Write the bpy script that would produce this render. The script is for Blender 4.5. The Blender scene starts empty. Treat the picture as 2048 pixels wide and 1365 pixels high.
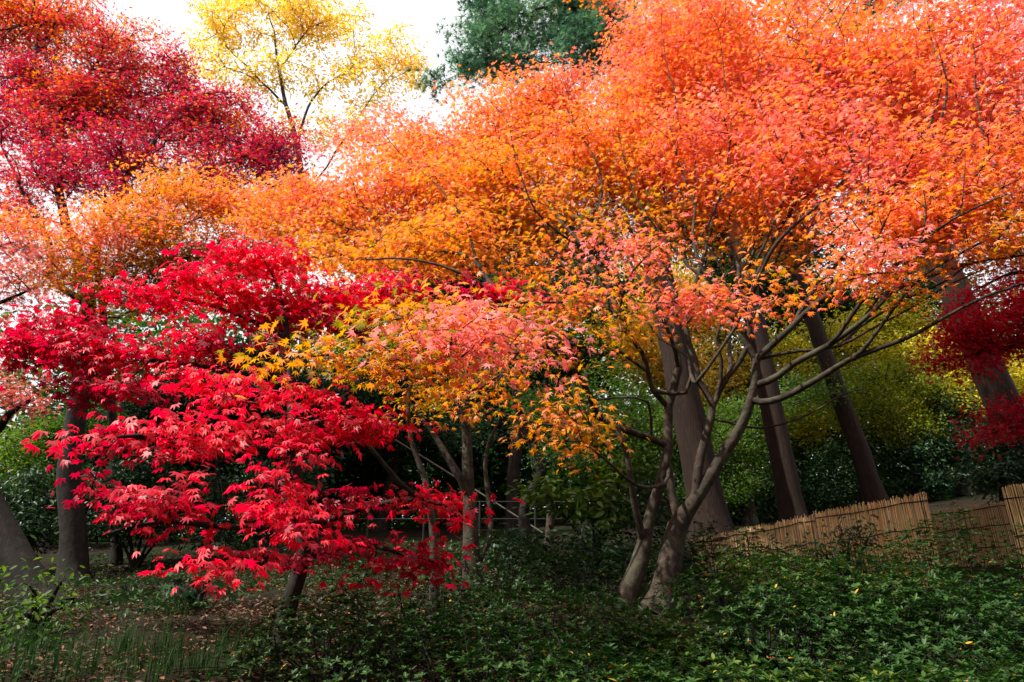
import bpy, math, random
import numpy as np
from math import radians, sin, cos, pi

# ------------------------------------------------------------------ camera, sky, sun, exposure
SC = bpy.context.scene
COL = SC.collection
PITCH, FPX, CAMZ = radians(22.0), 1365.0, 1.6
CAM = np.array([0.0, 0.0, CAMZ])
cam_data = bpy.data.cameras.new("camera")
cam_data.sensor_width = 36.0
cam_data.lens = 36.0 * FPX / 2048.0
cam_data.clip_start, cam_data.clip_end = 0.05, 2000
cam = bpy.data.objects.new("camera", cam_data)
cam.location = CAM
cam.rotation_euler = (radians(90) + PITCH, 0, 0)
COL.objects.link(cam)
SC.camera = cam

SUN_EL, SUN_AZ = radians(52), radians(-112)      # azimuth clockwise from +Y (north)
sun_dir = np.array([sin(SUN_AZ) * cos(SUN_EL), cos(SUN_AZ) * cos(SUN_EL), sin(SUN_EL)])
W = bpy.data.worlds.new("World")
SC.world = W
W.use_nodes = True
wn, wl = W.node_tree.nodes, W.node_tree.links
bg = wn["Background"]
sky = wn.new("ShaderNodeTexSky")
sky.sky_type = 'NISHITA'
sky.sun_disc = False
sky.sun_elevation, sky.sun_rotation = SUN_EL, SUN_AZ
sky.air_density, sky.dust_density = 1.0, 2.5
tc = wn.new("ShaderNodeTexCoord")
nz = wn.new("ShaderNodeTexNoise")
nz.inputs["Scale"].default_value = 2.2
nz.inputs["Detail"].default_value = 5
cr = wn.new("ShaderNodeValToRGB")
cr.color_ramp.elements[0].position, cr.color_ramp.elements[1].position = 0.30, 0.46
mx = wn.new("ShaderNodeMix")
mx.data_type = 'RGBA'
mx.inputs["B"].default_value = (9.5, 9.5, 9.8, 1)      # bright thin cloud
wl.new(tc.outputs["Generated"], nz.inputs["Vector"])
wl.new(nz.outputs["Fac"], cr.inputs["Fac"])
wl.new(cr.outputs["Color"], mx.inputs["Factor"])
wl.new(sky.outputs["Color"], mx.inputs["A"])
wl.new(mx.outputs["Result"], bg.inputs["Color"])
bg.inputs["Strength"].default_value = 0.075
sd = bpy.data.lights.new("sun", 'SUN')
sd.energy, sd.angle, sd.color = 5.0, radians(0.6), (1.0, 0.94, 0.84)
so = bpy.data.objects.new("sun", sd)
so.rotation_euler = (radians(90) - SUN_EL, 0, -SUN_AZ + pi)
from mathutils import Vector
so.rotation_euler = Vector(-sun_dir).to_track_quat('-Z', 'Y').to_euler()
COL.objects.link(so)
vs = SC.view_settings
vs.view_transform, vs.look, vs.gamma, vs.exposure = 'Standard', 'None', 1.0, 0.75
SC.cycles.max_bounces, SC.cycles.diffuse_bounces, SC.cycles.transmission_bounces = 6, 4, 4
SC.cycles.glossy_bounces = 2
SC.cycles.use_denoising = True

# ------------------------------------------------------------------ helpers
R = np.random.default_rng(7)
FW = np.array([0, cos(PITCH), sin(PITCH)])
UP = np.array([0, -sin(PITCH), cos(PITCH)])


def P(px, py, Y):
    """the world point seen at photo pixel (px,py) that lies Y metres ahead"""
    d = FW + np.array([1.0, 0, 0]) * (px - 1024) / FPX + UP * (682.5 - py) / FPX
    return CAM + d * (Y / d[1])


def ppm(p):
    return FPX / float(np.dot(np.asarray(p) - CAM, FW))


def vnoise(p, scale, seed=0):
    q = np.asarray(p, float) * scale + seed * 17.31
    i = np.floor(q).astype(np.int64)
    f = q - i
    f = f * f * (3 - 2 * f)

    def h(a, b, c):
        n = (a * 73856093) ^ (b * 19349663) ^ (c * 83492791) ^ (seed * 2654435)
        n = (n ^ (n >> 13)) * 1274126177 & 0x7fffffff
        return (n ^ (n >> 16)) % 65536 / 65535.0
    r = 0
    for dx in (0, 1):
        for dy in (0, 1):
            for dz in (0, 1):
                w = (f[:, 0] if dx else 1 - f[:, 0]) * (f[:, 1] if dy else 1 - f[:, 1]) * (f[:, 2] if dz else 1 - f[:, 2])
                r = r + w * h(i[:, 0] + dx, i[:, 1] + dy, i[:, 2] + dz)
    return r


def norm(v):
    return v / np.maximum(np.linalg.norm(v, axis=-1, keepdims=True), 1e-9)


def tag(o, label=None, cat=None, group=None, kind=None):
    if label: o["label"] = label
    if cat: o["category"] = cat
    if group: o["group"] = group
    if kind: o["kind"] = kind
    return o


def thing(name, label, cat, loc, group=None):
    o = bpy.data.objects.new(name, None)
    o.empty_display_size = 0.2
    o.location = loc
    COL.objects.link(o)
    return tag(o, label, cat, group)


def link(name, me, mat, parent=None):
    me.materials.append(mat)
    o = bpy.data.objects.new(name, me)
    COL.objects.link(o)
    if parent is not None:
        o.parent = parent
        o.matrix_parent_inverse.identity()
        me.transform(__import__("mathutils").Matrix.Translation(-Vector(parent.location)))
    return o


def mesh_tris(name, V, F, colr=None, smooth=False):
    """V (n,3), F (m,k) index array, colour per vertex (n,3)"""
    me = bpy.data.meshes.new(name)
    n, m, k = len(V), len(F), F.shape[1]
    me.vertices.add(n)
    me.vertices.foreach_set("co", np.ascontiguousarray(V, np.float32).ravel())
    me.loops.add(m * k)
    me.loops.foreach_set("vertex_index", np.ascontiguousarray(F, np.int32).ravel())
    me.polygons.add(m)
    me.polygons.foreach_set("loop_start", np.arange(0, m * k, k, dtype=np.int32))
    me.polygons.foreach_set("loop_total", np.full(m, k, np.int32))
    if smooth:
        me.polygons.foreach_set("use_smooth", np.ones(m, bool))
    if colr is not None:
        a = me.attributes.new("pigment", 'FLOAT_COLOR', 'POINT')
        c4 = np.ones((n, 4), np.float32)
        c4[:, :3] = colr
        a.data.foreach_set("color", c4.ravel())
    me.update(calc_edges=True)
    me.validate()
    return me


# ------------------------------------------------------------------ materials
def mat_new(name):
    m = bpy.data.materials.new(name)
    m.use_nodes = True
    nt = m.node_tree
    return m, nt.nodes, nt.links, nt.nodes["Principled BSDF"]


def leaf_mat(name, trans=0.45, rough=0.42, spec=0.5, boost=1.25):
    m, n, l, b = mat_new(name)
    at = n.new("ShaderNodeAttribute")
    at.attribute_name = "pigment"
    l.new(at.outputs["Color"], b.inputs["Base Color"])
    b.inputs["Roughness"].default_value = rough
    b.inputs["Specular IOR Level"].default_value = spec
    tr = n.new("ShaderNodeBsdfTranslucent")
    hs = n.new("ShaderNodeHueSaturation")
    hs.inputs["Value"].default_value = boost
    hs.inputs["Saturation"].default_value = 1.1
    l.new(at.outputs["Color"], hs.inputs["Color"])
    l.new(hs.outputs["Color"], tr.inputs["Color"])
    ms = n.new("ShaderNodeMixShader")
    ms.inputs["Fac"].default_value = trans
    l.new(b.outputs["BSDF"], ms.inputs[1])
    l.new(tr.outputs["BSDF"], ms.inputs[2])
    l.new(ms.outputs["Shader"], n["Material Output"].inputs["Surface"])
    return m


def bark_mat(name, c1, c2, c3, scale=(9, 9, 3), rough=0.85, bump=0.5, lich=None):
    m, n, l, b = mat_new(name)
    tcx = n.new("ShaderNodeTexCoord")
    mp = n.new("ShaderNodeMapping")
    mp.inputs["Scale"].default_value = scale
    l.new(tcx.outputs["Object"], mp.inputs["Vector"])
    n1 = n.new("ShaderNodeTexNoise")
    n1.inputs["Scale"].default_value = 3.0
    n1.inputs["Detail"].default_value = 8
    n1.inputs["Roughness"].default_value = 0.65
    l.new(mp.outputs["Vector"], n1.inputs["Vector"])
    r = n.new("ShaderNodeValToRGB")
    e = r.color_ramp.elements
    e[0].position, e[0].color = 0.3, (*c1, 1)
    e[1].position, e[1].color = 0.72, (*c3, 1)
    x = e.new(0.5)
    x.color = (*c2, 1)
    l.new(n1.outputs["Fac"], r.inputs["Fac"])
    src = r.outputs["Color"]
    if lich:
        n2 = n.new("ShaderNodeTexNoise")
        n2.inputs["Scale"].default_value = 4.5
        n2.inputs["Detail"].default_value = 6
        l.new(tcx.outputs["Object"], n2.inputs["Vector"])
        r2 = n.new("ShaderNodeValToRGB")
        r2.color_ramp.elements[0].position, r2.color_ramp.elements[1].position = 0.52, 0.68
        l.new(n2.outputs["Fac"], r2.inputs["Fac"])
        mm = n.new("ShaderNodeMix")
        mm.data_type = 'RGBA'
        mm.inputs["B"].default_value = (*lich, 1)
        l.new(r2.outputs["Color"], mm.inputs["Factor"])
        l.new(src, mm.inputs["A"])
        src = mm.outputs["Result"]
    l.new(src, b.inputs["Base Color"])
    b.inputs["Roughness"].default_value = rough
    b.inputs["Specular IOR Level"].default_value = 0.25
    bp = n.new("ShaderNodeBump")
    bp.inputs["Strength"].default_value = bump
    bp.inputs["Distance"].default_value = 0.02
    l.new(n1.outputs["Fac"], bp.inputs["Height"])
    l.new(bp.outputs["Normal"], b.inputs["Normal"])
    return m


M_MAPLE = leaf_mat("maple_leaf", 0.50, 0.5, 0.6, 1.4)
M_FAR = leaf_mat("far_leaf", 0.5, 0.5, 0.35)
M_GLOSSY = leaf_mat("glossy_evergreen_leaf", 0.18, 0.45, 0.24, 1.4)
M_NEEDLE = leaf_mat("needle", 0.35, 0.55, 0.3)
M_GRASS = leaf_mat("grass_blade", 0.3, 0.6, 0.1)
M_LITTER = leaf_mat("dry_leaf", 0.1, 0.7, 0.3)
B_MAPLE = bark_mat("maple_bark", (.012, .009, .007), (.036, .027, .019), (.085, .066, .046), (5, 5, 5), 0.85, 0.8, (.062, .064, .042))
B_DARK = bark_mat("dark_bark", (.006, .005, .004), (.015, .012, .009), (.034, .028, .022), (6, 6, 3))
B_GREY = bark_mat("grey_bark", (.014, .011, .009), (.033, .027, .021), (.066, .055, .042), (5, 5, 3), 0.85, 0.6, (.07, .075, .05))
B_SUGI = bark_mat("cedar_bark", (.007, .0035, .0025), (.018, .010, .0065), (.045, .028, .019), (26, 26, 1.1), 0.9, 0.9)

# ------------------------------------------------------------------ terrain
_anch = []
for (px, py, Y, dz) in [(1280, 1222, 6.0, 0), (570, 1302, 4.0, 0), (150, 1168, 9.0, 0), (90, 1222, 6.5, 0), (945, 1185, 6.6, 0),
                        (870, 1240, 5.4, 0), (1430, 1085, 11, 0), (1600, 1060, 12, 0), (1760, 1025, 13, 0), (2070, 990, 10, 0),
                        (1500, 1175, 8.4, 0), (1850, 1165, 7.8, 0), (2080, 1180, 7.2, 0), (300, 1365, 3.2, 0), (-200, 1375, 3.2, 0),
                        (300, 1200, 6.2, 0), (650, 1150, 8.5, 0), (1030, 1085, 11, 0), (1200, 1090, 10, 0), (600, 1070, 13, 0), (0, 1090, 13, 0),
                        (1700, 1365, 2.8, -.55), (1000, 1365, 2.8, -.45), (2300, 1365, 2.8, -.5), (600, 1365, 3.0, -.1)]:
    p = P(px, py, Y)
    _anch.append((p[0], p[1], p[2] + dz))
for x in (-6, -2, 2, 6):
    _anch.append((x, 0.6, 0.0))
    _anch.append((x, -6, -0.1))
for x in (-14, 0, 14):
    _anch.append((x * 1.4, 22, 4.4 + 0.12 * x))
    _anch.append((x * 2.4, 45, 8.0 + 0.2 * x))
_anch = np.array(_anch)
_d = np.linalg.norm(_anch[:, None, :2] - _anch[None, :, :2], axis=2)
_wt = np.linalg.solve(_d + 1e-6 * np.eye(len(_d)), _anch[:, 2])


def ground(x, y):
    x = np.atleast_1d(np.asarray(x, float))
    y = np.atleast_1d(np.asarray(y, float))
    xc, yc = np.clip(x, -45, 45), np.clip(y, -8, 60)
    d = np.sqrt((xc[:, None] - _anch[None, :, 0]) ** 2 + (yc[:, None] - _anch[None, :, 1]) ** 2)
    z = d @ _wt
    q = np.stack([x, y, 0 * x], 1)
    return z + 0.08 * (vnoise(q, 1.1, 3) - .5) + 0.03 * (vnoise(q, 4.0, 4) - .5)


def gpt(px, Y):
    x = P(px, 1150, Y)[0]
    for _ in range(6):
        z = ground(x, Y)[0]
        depth = Y * FW[1] + (z - CAMZ) * FW[2]
        x = (px - 1024) / FPX * depth
    return np.array([x, Y, z])


xs = np.unique(np.concatenate([np.linspace(-9, 9, 150), np.linspace(-45, 45, 91), [-300, -120, 120, 300]]))
ys = np.unique(np.concatenate([np.linspace(-2, 15, 140), np.linspace(-8, 60, 69), [-200, -60, 120, 400]]))
gx, gy = np.meshgrid(xs, ys)
gv = np.stack([gx.ravel(), gy.ravel(), ground(gx.ravel(), gy.ravel())], 1)
nx, ny = len(xs), len(ys)
idx = np.arange(nx * ny).reshape(ny, nx)
gf = np.stack([idx[:-1, :-1].ravel(), idx[:-1, 1:].ravel(), idx[1:, 1:].ravel(), idx[1:, :-1].ravel()], 1)
m, n, l, b = mat_new("soil")
tcg = n.new("ShaderNodeTexCoord")
n1 = n.new("ShaderNodeTexNoise"); n1.inputs["Scale"].default_value = 6; n1.inputs["Detail"].default_value = 10
l.new(tcg.outputs["Object"], n1.inputs["Vector"])
r1 = n.new("ShaderNodeValToRGB")
e = r1.color_ramp.elements
e[0].position, e[0].color = .3, (.007, .005, .003, 1)
e[1].position, e[1].color = .75, (.026, .018, .011, 1)
l.new(n1.outputs["Fac"], r1.inputs["Fac"])
n2 = n.new("ShaderNodeTexNoise"); n2.inputs["Scale"].default_value = .7; n2.inputs["Detail"].default_value = 6
l.new(tcg.outputs["Object"], n2.inputs["Vector"])
r2 = n.new("ShaderNodeValToRGB")
r2.color_ramp.elements[0].position, r2.color_ramp.elements[1].position = .48, .62
l.new(n2.outputs["Fac"], r2.inputs["Fac"])
mg = n.new("ShaderNodeMix"); mg.data_type = 'RGBA'
mg.inputs["B"].default_value = (.014, .024, .007, 1)
l.new(r2.outputs["Color"], mg.inputs["Factor"]); l.new(r1.outputs["Color"], mg.inputs["A"])
l.new(mg.outputs["Result"], b.inputs["Base Color"])
b.inputs["Roughness"].default_value = .95
b.inputs["Specular IOR Level"].default_value = .08
bp = n.new("ShaderNodeBump"); bp.inputs["Distance"].default_value = .03
l.new(n1.outputs["Fac"], bp.inputs["Height"]); l.new(bp.outputs["Normal"], b.inputs["Normal"])
tag(link("ground", mesh_tris("ground", gv, gf, smooth=True), m), kind="structure")


# ------------------------------------------------------------------ leaf templates  (x side, y forward, z normal), unit radius
def star(angles, lens, notch, droop=.28):
    pts = [(0, -.06, 0)]
    for i, (a, L) in enumerate(zip(angles, lens)):
        a = radians(a)
        pts.append((sin(a) * L, cos(a) * L, -droop * L * L))
        if i < len(angles) - 1:
            c = radians((angles[i] + angles[i + 1]) / 2)
            pts.append((sin(c) * notch, cos(c) * notch, .03))
    V = np.array([(0, 0.0, .0)] + pts)
    k = len(pts)
    F = np.array([(0, 1 + (i + 1) % k, 1 + i) for i in range(k)])
    return V, F


T_STAR7 = star((-122, -80, -40, 0, 40, 80, 122), (.45, .78, .95, 1.0, .95, .78, .45), .34)
T_STAR5 = star((-105, -54, 0, 54, 105), (.7, .95, 1.0, .95, .7), .36)
T_WIDE = star((-122, -80, -40, 0, 40, 80, 122), (.5, .82, .97, 1.0, .97, .82, .5), .45, .34)
T_DIA = (np.array([(0, -.9, 0), (.42, 0, .12), (0, 1, -.1), (-.42, 0, .12)]), np.array([(0, 1, 2), (0, 2, 3)]))
T_OVAL = (np.array([(0, -.95, 0), (.36, -.3, .1), (.33, .35, .08), (0, 1, -.15), (-.33, .35, .08), (-.36, -.3, .1)]),
          np.array([(0, 1, 2), (0, 2, 3), (0, 3, 4), (0, 4, 5)]))
_nv, _nf = [], []
for i in range(7):
    a = (i - 3) * .42
    z = .35 * math.sin(i * 2.3)
    k = len(_nv)
    d = np.array([sin(a), cos(a), z]); s = np.array([cos(a), -sin(a), 0]) * .09
    _nv += [tuple(-s), tuple(s), tuple(d)]
    _nf.append((k, k + 1, k + 2))
T_NEEDLE = (np.array(_nv), np.array(_nf))


def leaves_mesh(name, pos, nrm, fwd, size, col, tmpl):
    TV, TF = tmpl
    nrm = norm(nrm)
    fwd = norm(fwd - nrm * np.sum(fwd * nrm, 1, keepdims=True))
    side = np.cross(fwd, nrm)
    curl = R.uniform(.2, 1.9, len(pos))
    wid = R.uniform(.82, 1.12, len(pos))
    V = pos[:, None, :] + size[:, None, None] * (TV[None, :, 0:1] * wid[:, None, None] * side[:, None, :] + TV[None, :, 1:2] * fwd[:, None, :]
                                                + (TV[None, :, 2:3] * curl[:, None, None]) * nrm[:, None, :])
    F = TF[None] + (np.arange(len(pos)) * len(TV))[:, None, None]
    C = np.repeat(col, len(TV), axis=0)
    return mesh_tris(name, V.reshape(-1, 3), F.reshape(-1, 3), C)


def ramp(stops, t):
    t = np.clip(t, 0, 1)
    xs_ = [s[0] for s in stops]
    return np.stack([np.interp(t, xs_, [s[1][c] for s in stops]) for c in range(3)], 1)


ORANGE = [(0, (.15, .16, .02)), (.2, (.50, .28, .03)), (.42, (.85, .33, .09)), (.65, (.86, .275, .11)), (.85, (.84, .20, .155)), (1, (.85, .27, .27))]
SCARLET = [(0, (.24, .004, .022)), (.4, (.46, .006, .036)), (.7, (.70, .014, .045)), (1, (.82, .04, .065))]
CRIMSON = [(0, (.30, .03, .06)), (.3, (.50, .05, .09)), (.55, (.66, .075, .085)), (.75, (.74, .17, .06)), (1, (.75, .3, .05))]
DUSTY = [(0, (.3, .14, .05)), (.5, (.5, .12, .09)), (1, (.6, .16, .15))]
YELLOW = [(0, (.65, .5, .1)), (.5, (.92, .67, .14)), (1, (.93, .56, .16))]
LIME = [(0, (.06, .12, .015)), (.5, (.24, .29, .025)), (1, (.78, .66, .09))]
GREEN = [(0, (.02, .06, .015)), (.5, (.045, .13, .02)), (1, (.12, .2, .025))]
DARKG = [(0, (.012, .035, .014)), (.5, (.022, .06, .024)), (1, (.06, .11, .025))]
NEEDLE = [(0, (.03, .08, .05)), (.5, (.09, .22, .12)), (1, (.2, .36, .17))]
DKRED = [(0, (.32, .007, .025)), (.5, (.56, .012, .04)), (1, (.72, .02, .045))]


# ------------------------------------------------------------------ tubes
class Tubes:
    def __init__(s):
        s.V, s.F, s.n = [], [], 0

    def add(s, pts, rad, k=6, ridge=0.0, cap=True):
        pts = np.asarray(pts, float); rad = np.asarray(rad, float)
        n_ = len(pts)
        t = norm(np.gradient(pts, axis=0))
        u = np.cross(t[0], (0.13, 0.97, 0.21)); u = u / (np.linalg.norm(u) + 1e-9)
        ang = np.arange(k) * 2 * pi / k
        ca, sa = np.cos(ang)[:, None], np.sin(ang)[:, None]
        rr = np.ones(k)
        rings = []
        for i in range(n_):
            u = u - t[i] * np.dot(u, t[i]); u = u / (np.linalg.norm(u) + 1e-9)
            v = np.cross(t[i], u)
            if ridge:
                rr = 1 + ridge * np.sin(ang * 3 + i * .25 + 1.3) * .5 + ridge * np.sin(ang * 5 - i * .17) * .4 + ridge * R.normal(0, .12, k)
            rings.append(pts[i] + (ca * u + sa * v) * rad[i] * rr[:, None])
        s.V.append(np.concatenate(rings))
        b_ = s.n + (np.arange(n_ - 1) * k)[:, None]
        j = np.arange(k)[None]
        j2 = (j + 1) % k
        s.F.append(np.stack([b_ + j, b_ + j2, b_ + k + j2, b_ + k + j], 2).reshape(-1, 4))
        s.n += n_ * k

    def build(s, name, mat, parent):
        if not s.V: return None
        return link(name, mesh_tris(name, np.concatenate(s.V), np.concatenate(s.F), smooth=True), mat, parent)


def smooth_line(pts, rad, step, wob=0.0):
    pts = np.asarray(pts, float); rad = np.asarray(rad, float)
    ext = np.concatenate([[2 * pts[0] - pts[1]], pts, [2 * pts[-1] - pts[-2]]])
    O, Q = [], []
    for i in range(len(pts) - 1):
        p0, p1, p2, p3 = ext[i:i + 4]
        m_ = max(2, int(np.linalg.norm(p2 - p1) / step))
        for t in np.arange(m_) / m_:
            O.append(.5 * ((2 * p1) + (p2 - p0) * t + (2 * p0 - 5 * p1 + 4 * p2 - p3) * t * t + (3 * p1 - p0 - 3 * p2 + p3) * t ** 3))
            Q.append(rad[i] * (1 - t) + rad[i + 1] * t)
    O.append(pts[-1]); Q.append(rad[-1])
    O = np.array(O)
    if wob:
        w = np.stack([vnoise(O, 1.8, s_) - .5 for s_ in (5, 6, 7)], 1)
        O[1:] += w[1:] * wob
    return O, np.array(Q)


def tree(name, label, cat, limbs, pads, pal, leaf=(.034, .045), tmpl=T_STAR7, mat=M_MAPLE, bark=B_MAPLE, group=None, m=11, density=80,
         spread=.10, tilt=.5, droop=.35, tip=.0022, step=.14, w=.3, split=True, ksides=10, ridge=.05, flat=.35, fixed_base=None, crown="crown",
         jit=.16, powr=.47, layer=2.4):
    """limbs: list of (points (px,py,Y), radii px or m); the first is the trunk. pads: (px,py,Y,rx_px,ry_px,rdepth_m,L,t)"""
    cap = 160000
    pos = np.zeros((cap, 3)); par = np.full(cap, -1); rad = np.zeros(cap); fix = np.zeros(cap, bool); pl = np.zeros(cap)
    lid = np.zeros(cap, int); dr = np.zeros((cap, 3))
    N = 0
    TB = {}
    base = None
    for li, (pts, rr) in enumerate(limbs):
        Q = np.array([P(*q) if len(q) == 3 else np.array(q[:3]) for q in pts])
        if li == 0:
            Q[0][2] = ground(Q[0][0], Q[0][1])[0] - .05
            base = Q[0].copy(); base[2] += .05
        else:
            j = int(np.argmin(np.linalg.norm(pos[:N] - Q[0], axis=1)))
            Q[0] = pos[j]
        L, rd = smooth_line(Q, rr, step, 0.10 if li else .05)
        if li == 0:
            fl = np.linspace(0, 1, len(rd)) * (np.linalg.norm(Q[-1] - Q[0]))
            rd = rd * (1 + (.22 if bark is B_SUGI else .5) * np.exp(-fl / .16))
        st = 0 if li == 0 else 1
        prev = -1 if li == 0 else j
        for i in range(st, len(L)):
            pos[N] = L[i]; par[N] = prev; rad[N] = rd[i]; fix[N] = True; lid[N] = li
            if prev >= 0:
                seg = L[i] - pos[prev]; ln = np.linalg.norm(seg); pl[N] = pl[prev] + ln * .5; dr[N] = seg / (ln + 1e-9)
            else:
                dr[N] = (0, 0, 1)
            prev = N; N += 1
        TB.setdefault(li, Tubes()).add(L, rd, ksides if li == 0 else max(6, ksides - 3), ridge if li == 0 else ridge * .6)
    # attractors
    A, T, PD = [], [], []
    for pi_, pd in enumerate(pads):
        px, py, Y, rx, ry, rdm, Lc, t = pd
        c = P(px, py, Y); s_ = ppm(c)
        ex, ez = rx / s_, ry / s_
        n_ = max(3, int(density * Lc * pi * ex * ez))
        q = R.normal(0, 1, (n_ * 3, 3)); q = norm(q) * (R.uniform(0, 1, (n_ * 3, 1)) ** .42)
        q = q * (1 + .5 * (vnoise(q * 2 + pi_ * 3.7, 1.3, 11)[:, None] - .5))
        a = c + q * np.array([ex, rdm, ez])
        a = a[vnoise(a * np.array([1, 1, layer]), 1.7 / max(.4, min(ex, 1.2)), 21) + R.uniform(-.16, .16, len(a)) > .40][:n_]
        A.append(a); T.append(np.full(len(a), t))
    A = np.concatenate(A); T = np.concatenate(T)
    d0 = np.array([np.min(np.linalg.norm(pos[:N] - a, axis=1)) for a in A])
    o = np.argsort(d0 + R.uniform(0, .25, len(A)))
    A, T = A[o], T[o]
    chains, tips = [], []
    for a in A:
        v = a - pos[:N]
        d = np.linalg.norm(v, axis=1)
        ct = np.sum(v * dr[:N], axis=1) / (d + 1e-6)
        j = int(np.argmin(d * (1.35 - .45 * ct) + w * pl[:N]))
        L = d[j]
        ns = max(1, int(round(L / step)))
        if N + ns >= cap: break
        s0 = pos[j]
        bend = dr[j] * L * .28 + np.array([0, 0, -.08 * L]) + R.normal(0, .06, 3) * L
        ch = [j]; prev = j
        for i in range(1, ns + 1):
            t = i / ns
            p = s0 + (a - s0) * t + bend * (t * (1 - t) * 2)
            seg = p - pos[prev]; ln = np.linalg.norm(seg)
            pos[N] = p; par[N] = prev; pl[N] = pl[prev] + ln; dr[N] = seg / (ln + 1e-9); lid[N] = lid[j]
            ch.append(N); prev = N; N += 1
        chains.append(ch); tips.append(prev)
    cnt = np.zeros(N)
    cnt[tips] += 1
    for i in range(N - 1, 0, -1):
        if par[i] >= 0: cnt[par[i]] += cnt[i]
    for i in range(N):
        if not fix[i]:
            r_ = tip * max(1, cnt[i]) ** powr
            rad[i] = min(r_, rad[par[i]] * .92) if par[i] >= 0 else r_
    for ch in chains:
        rr = rad[ch].copy(); rr[0] = min(rr[0], rr[1] * 1.25); rr[-1] *= .6
        k = 3 if rr[1] < .006 else (5 if rr[1] < .02 else 7)
        TB[lid[ch[1]]].add(pos[ch], rr, k)
    root = thing(name, label, cat, Vector(base), group)
    if not split:
        t0 = TB[0]
        for li in list(TB)[1:]:
            for V_, F_ in zip(TB[li].V, TB[li].F):
                pass
            off = t0.n
            t0.V += TB[li].V
            t0.F += [F_ + off for F_ in TB[li].F]
            t0.n += TB[li].n
        t0.build("trunk", bark, root)
    else:
        for li, tb in TB.items():
            tb.build("trunk" if li == 0 else "limb", bark, root)
    # leaves
    tp = pos[tips]; td = dr[tips]
    n_ = len(tips)
    rep = np.repeat(np.arange(n_), m)
    back = R.uniform(-.25, 1.5, len(rep)) * spread * 1.6
    off = R.normal(0, 1, (len(rep), 3)) * np.array([spread, spread, spread * flat])
    pp = tp[rep] - td[rep] * back[:, None] + off
    out = norm(off * np.array([1, 1, 0]) + td[rep] * np.array([1, 1, .2]) * spread * .9 + 1e-6)
    nrm = np.array([0, 0, 1.0]) + R.normal(0, tilt, (len(rep), 3)) + out * droop
    fwd = out + np.array([0, 0, -droop]) + R.normal(0, .35, (len(rep), 3))
    size = R.uniform(leaf[0], leaf[1], len(rep)) * R.choice([1, 1, 1, .75], len(rep))
    tt = T[:n_][rep] + (vnoise(pp, 1.1, 31) - .5) * .36 + (vnoise(pp, 5.0, 32) - .5) * jit * 2.2 + R.normal(0, jit, len(rep)) * .8 + np.repeat(R.normal(0, jit * .5, n_), m)
    colr = ramp(pal, tt) * R.uniform(.85, 1.1, (len(rep), 1))
    link(crown, leaves_mesh(crown, pp, nrm, fwd, size, colr, tmpl), mat, root)
    print(name, "tips", n_, "leaves", len(rep), "nodes", N)
    return root


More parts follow.
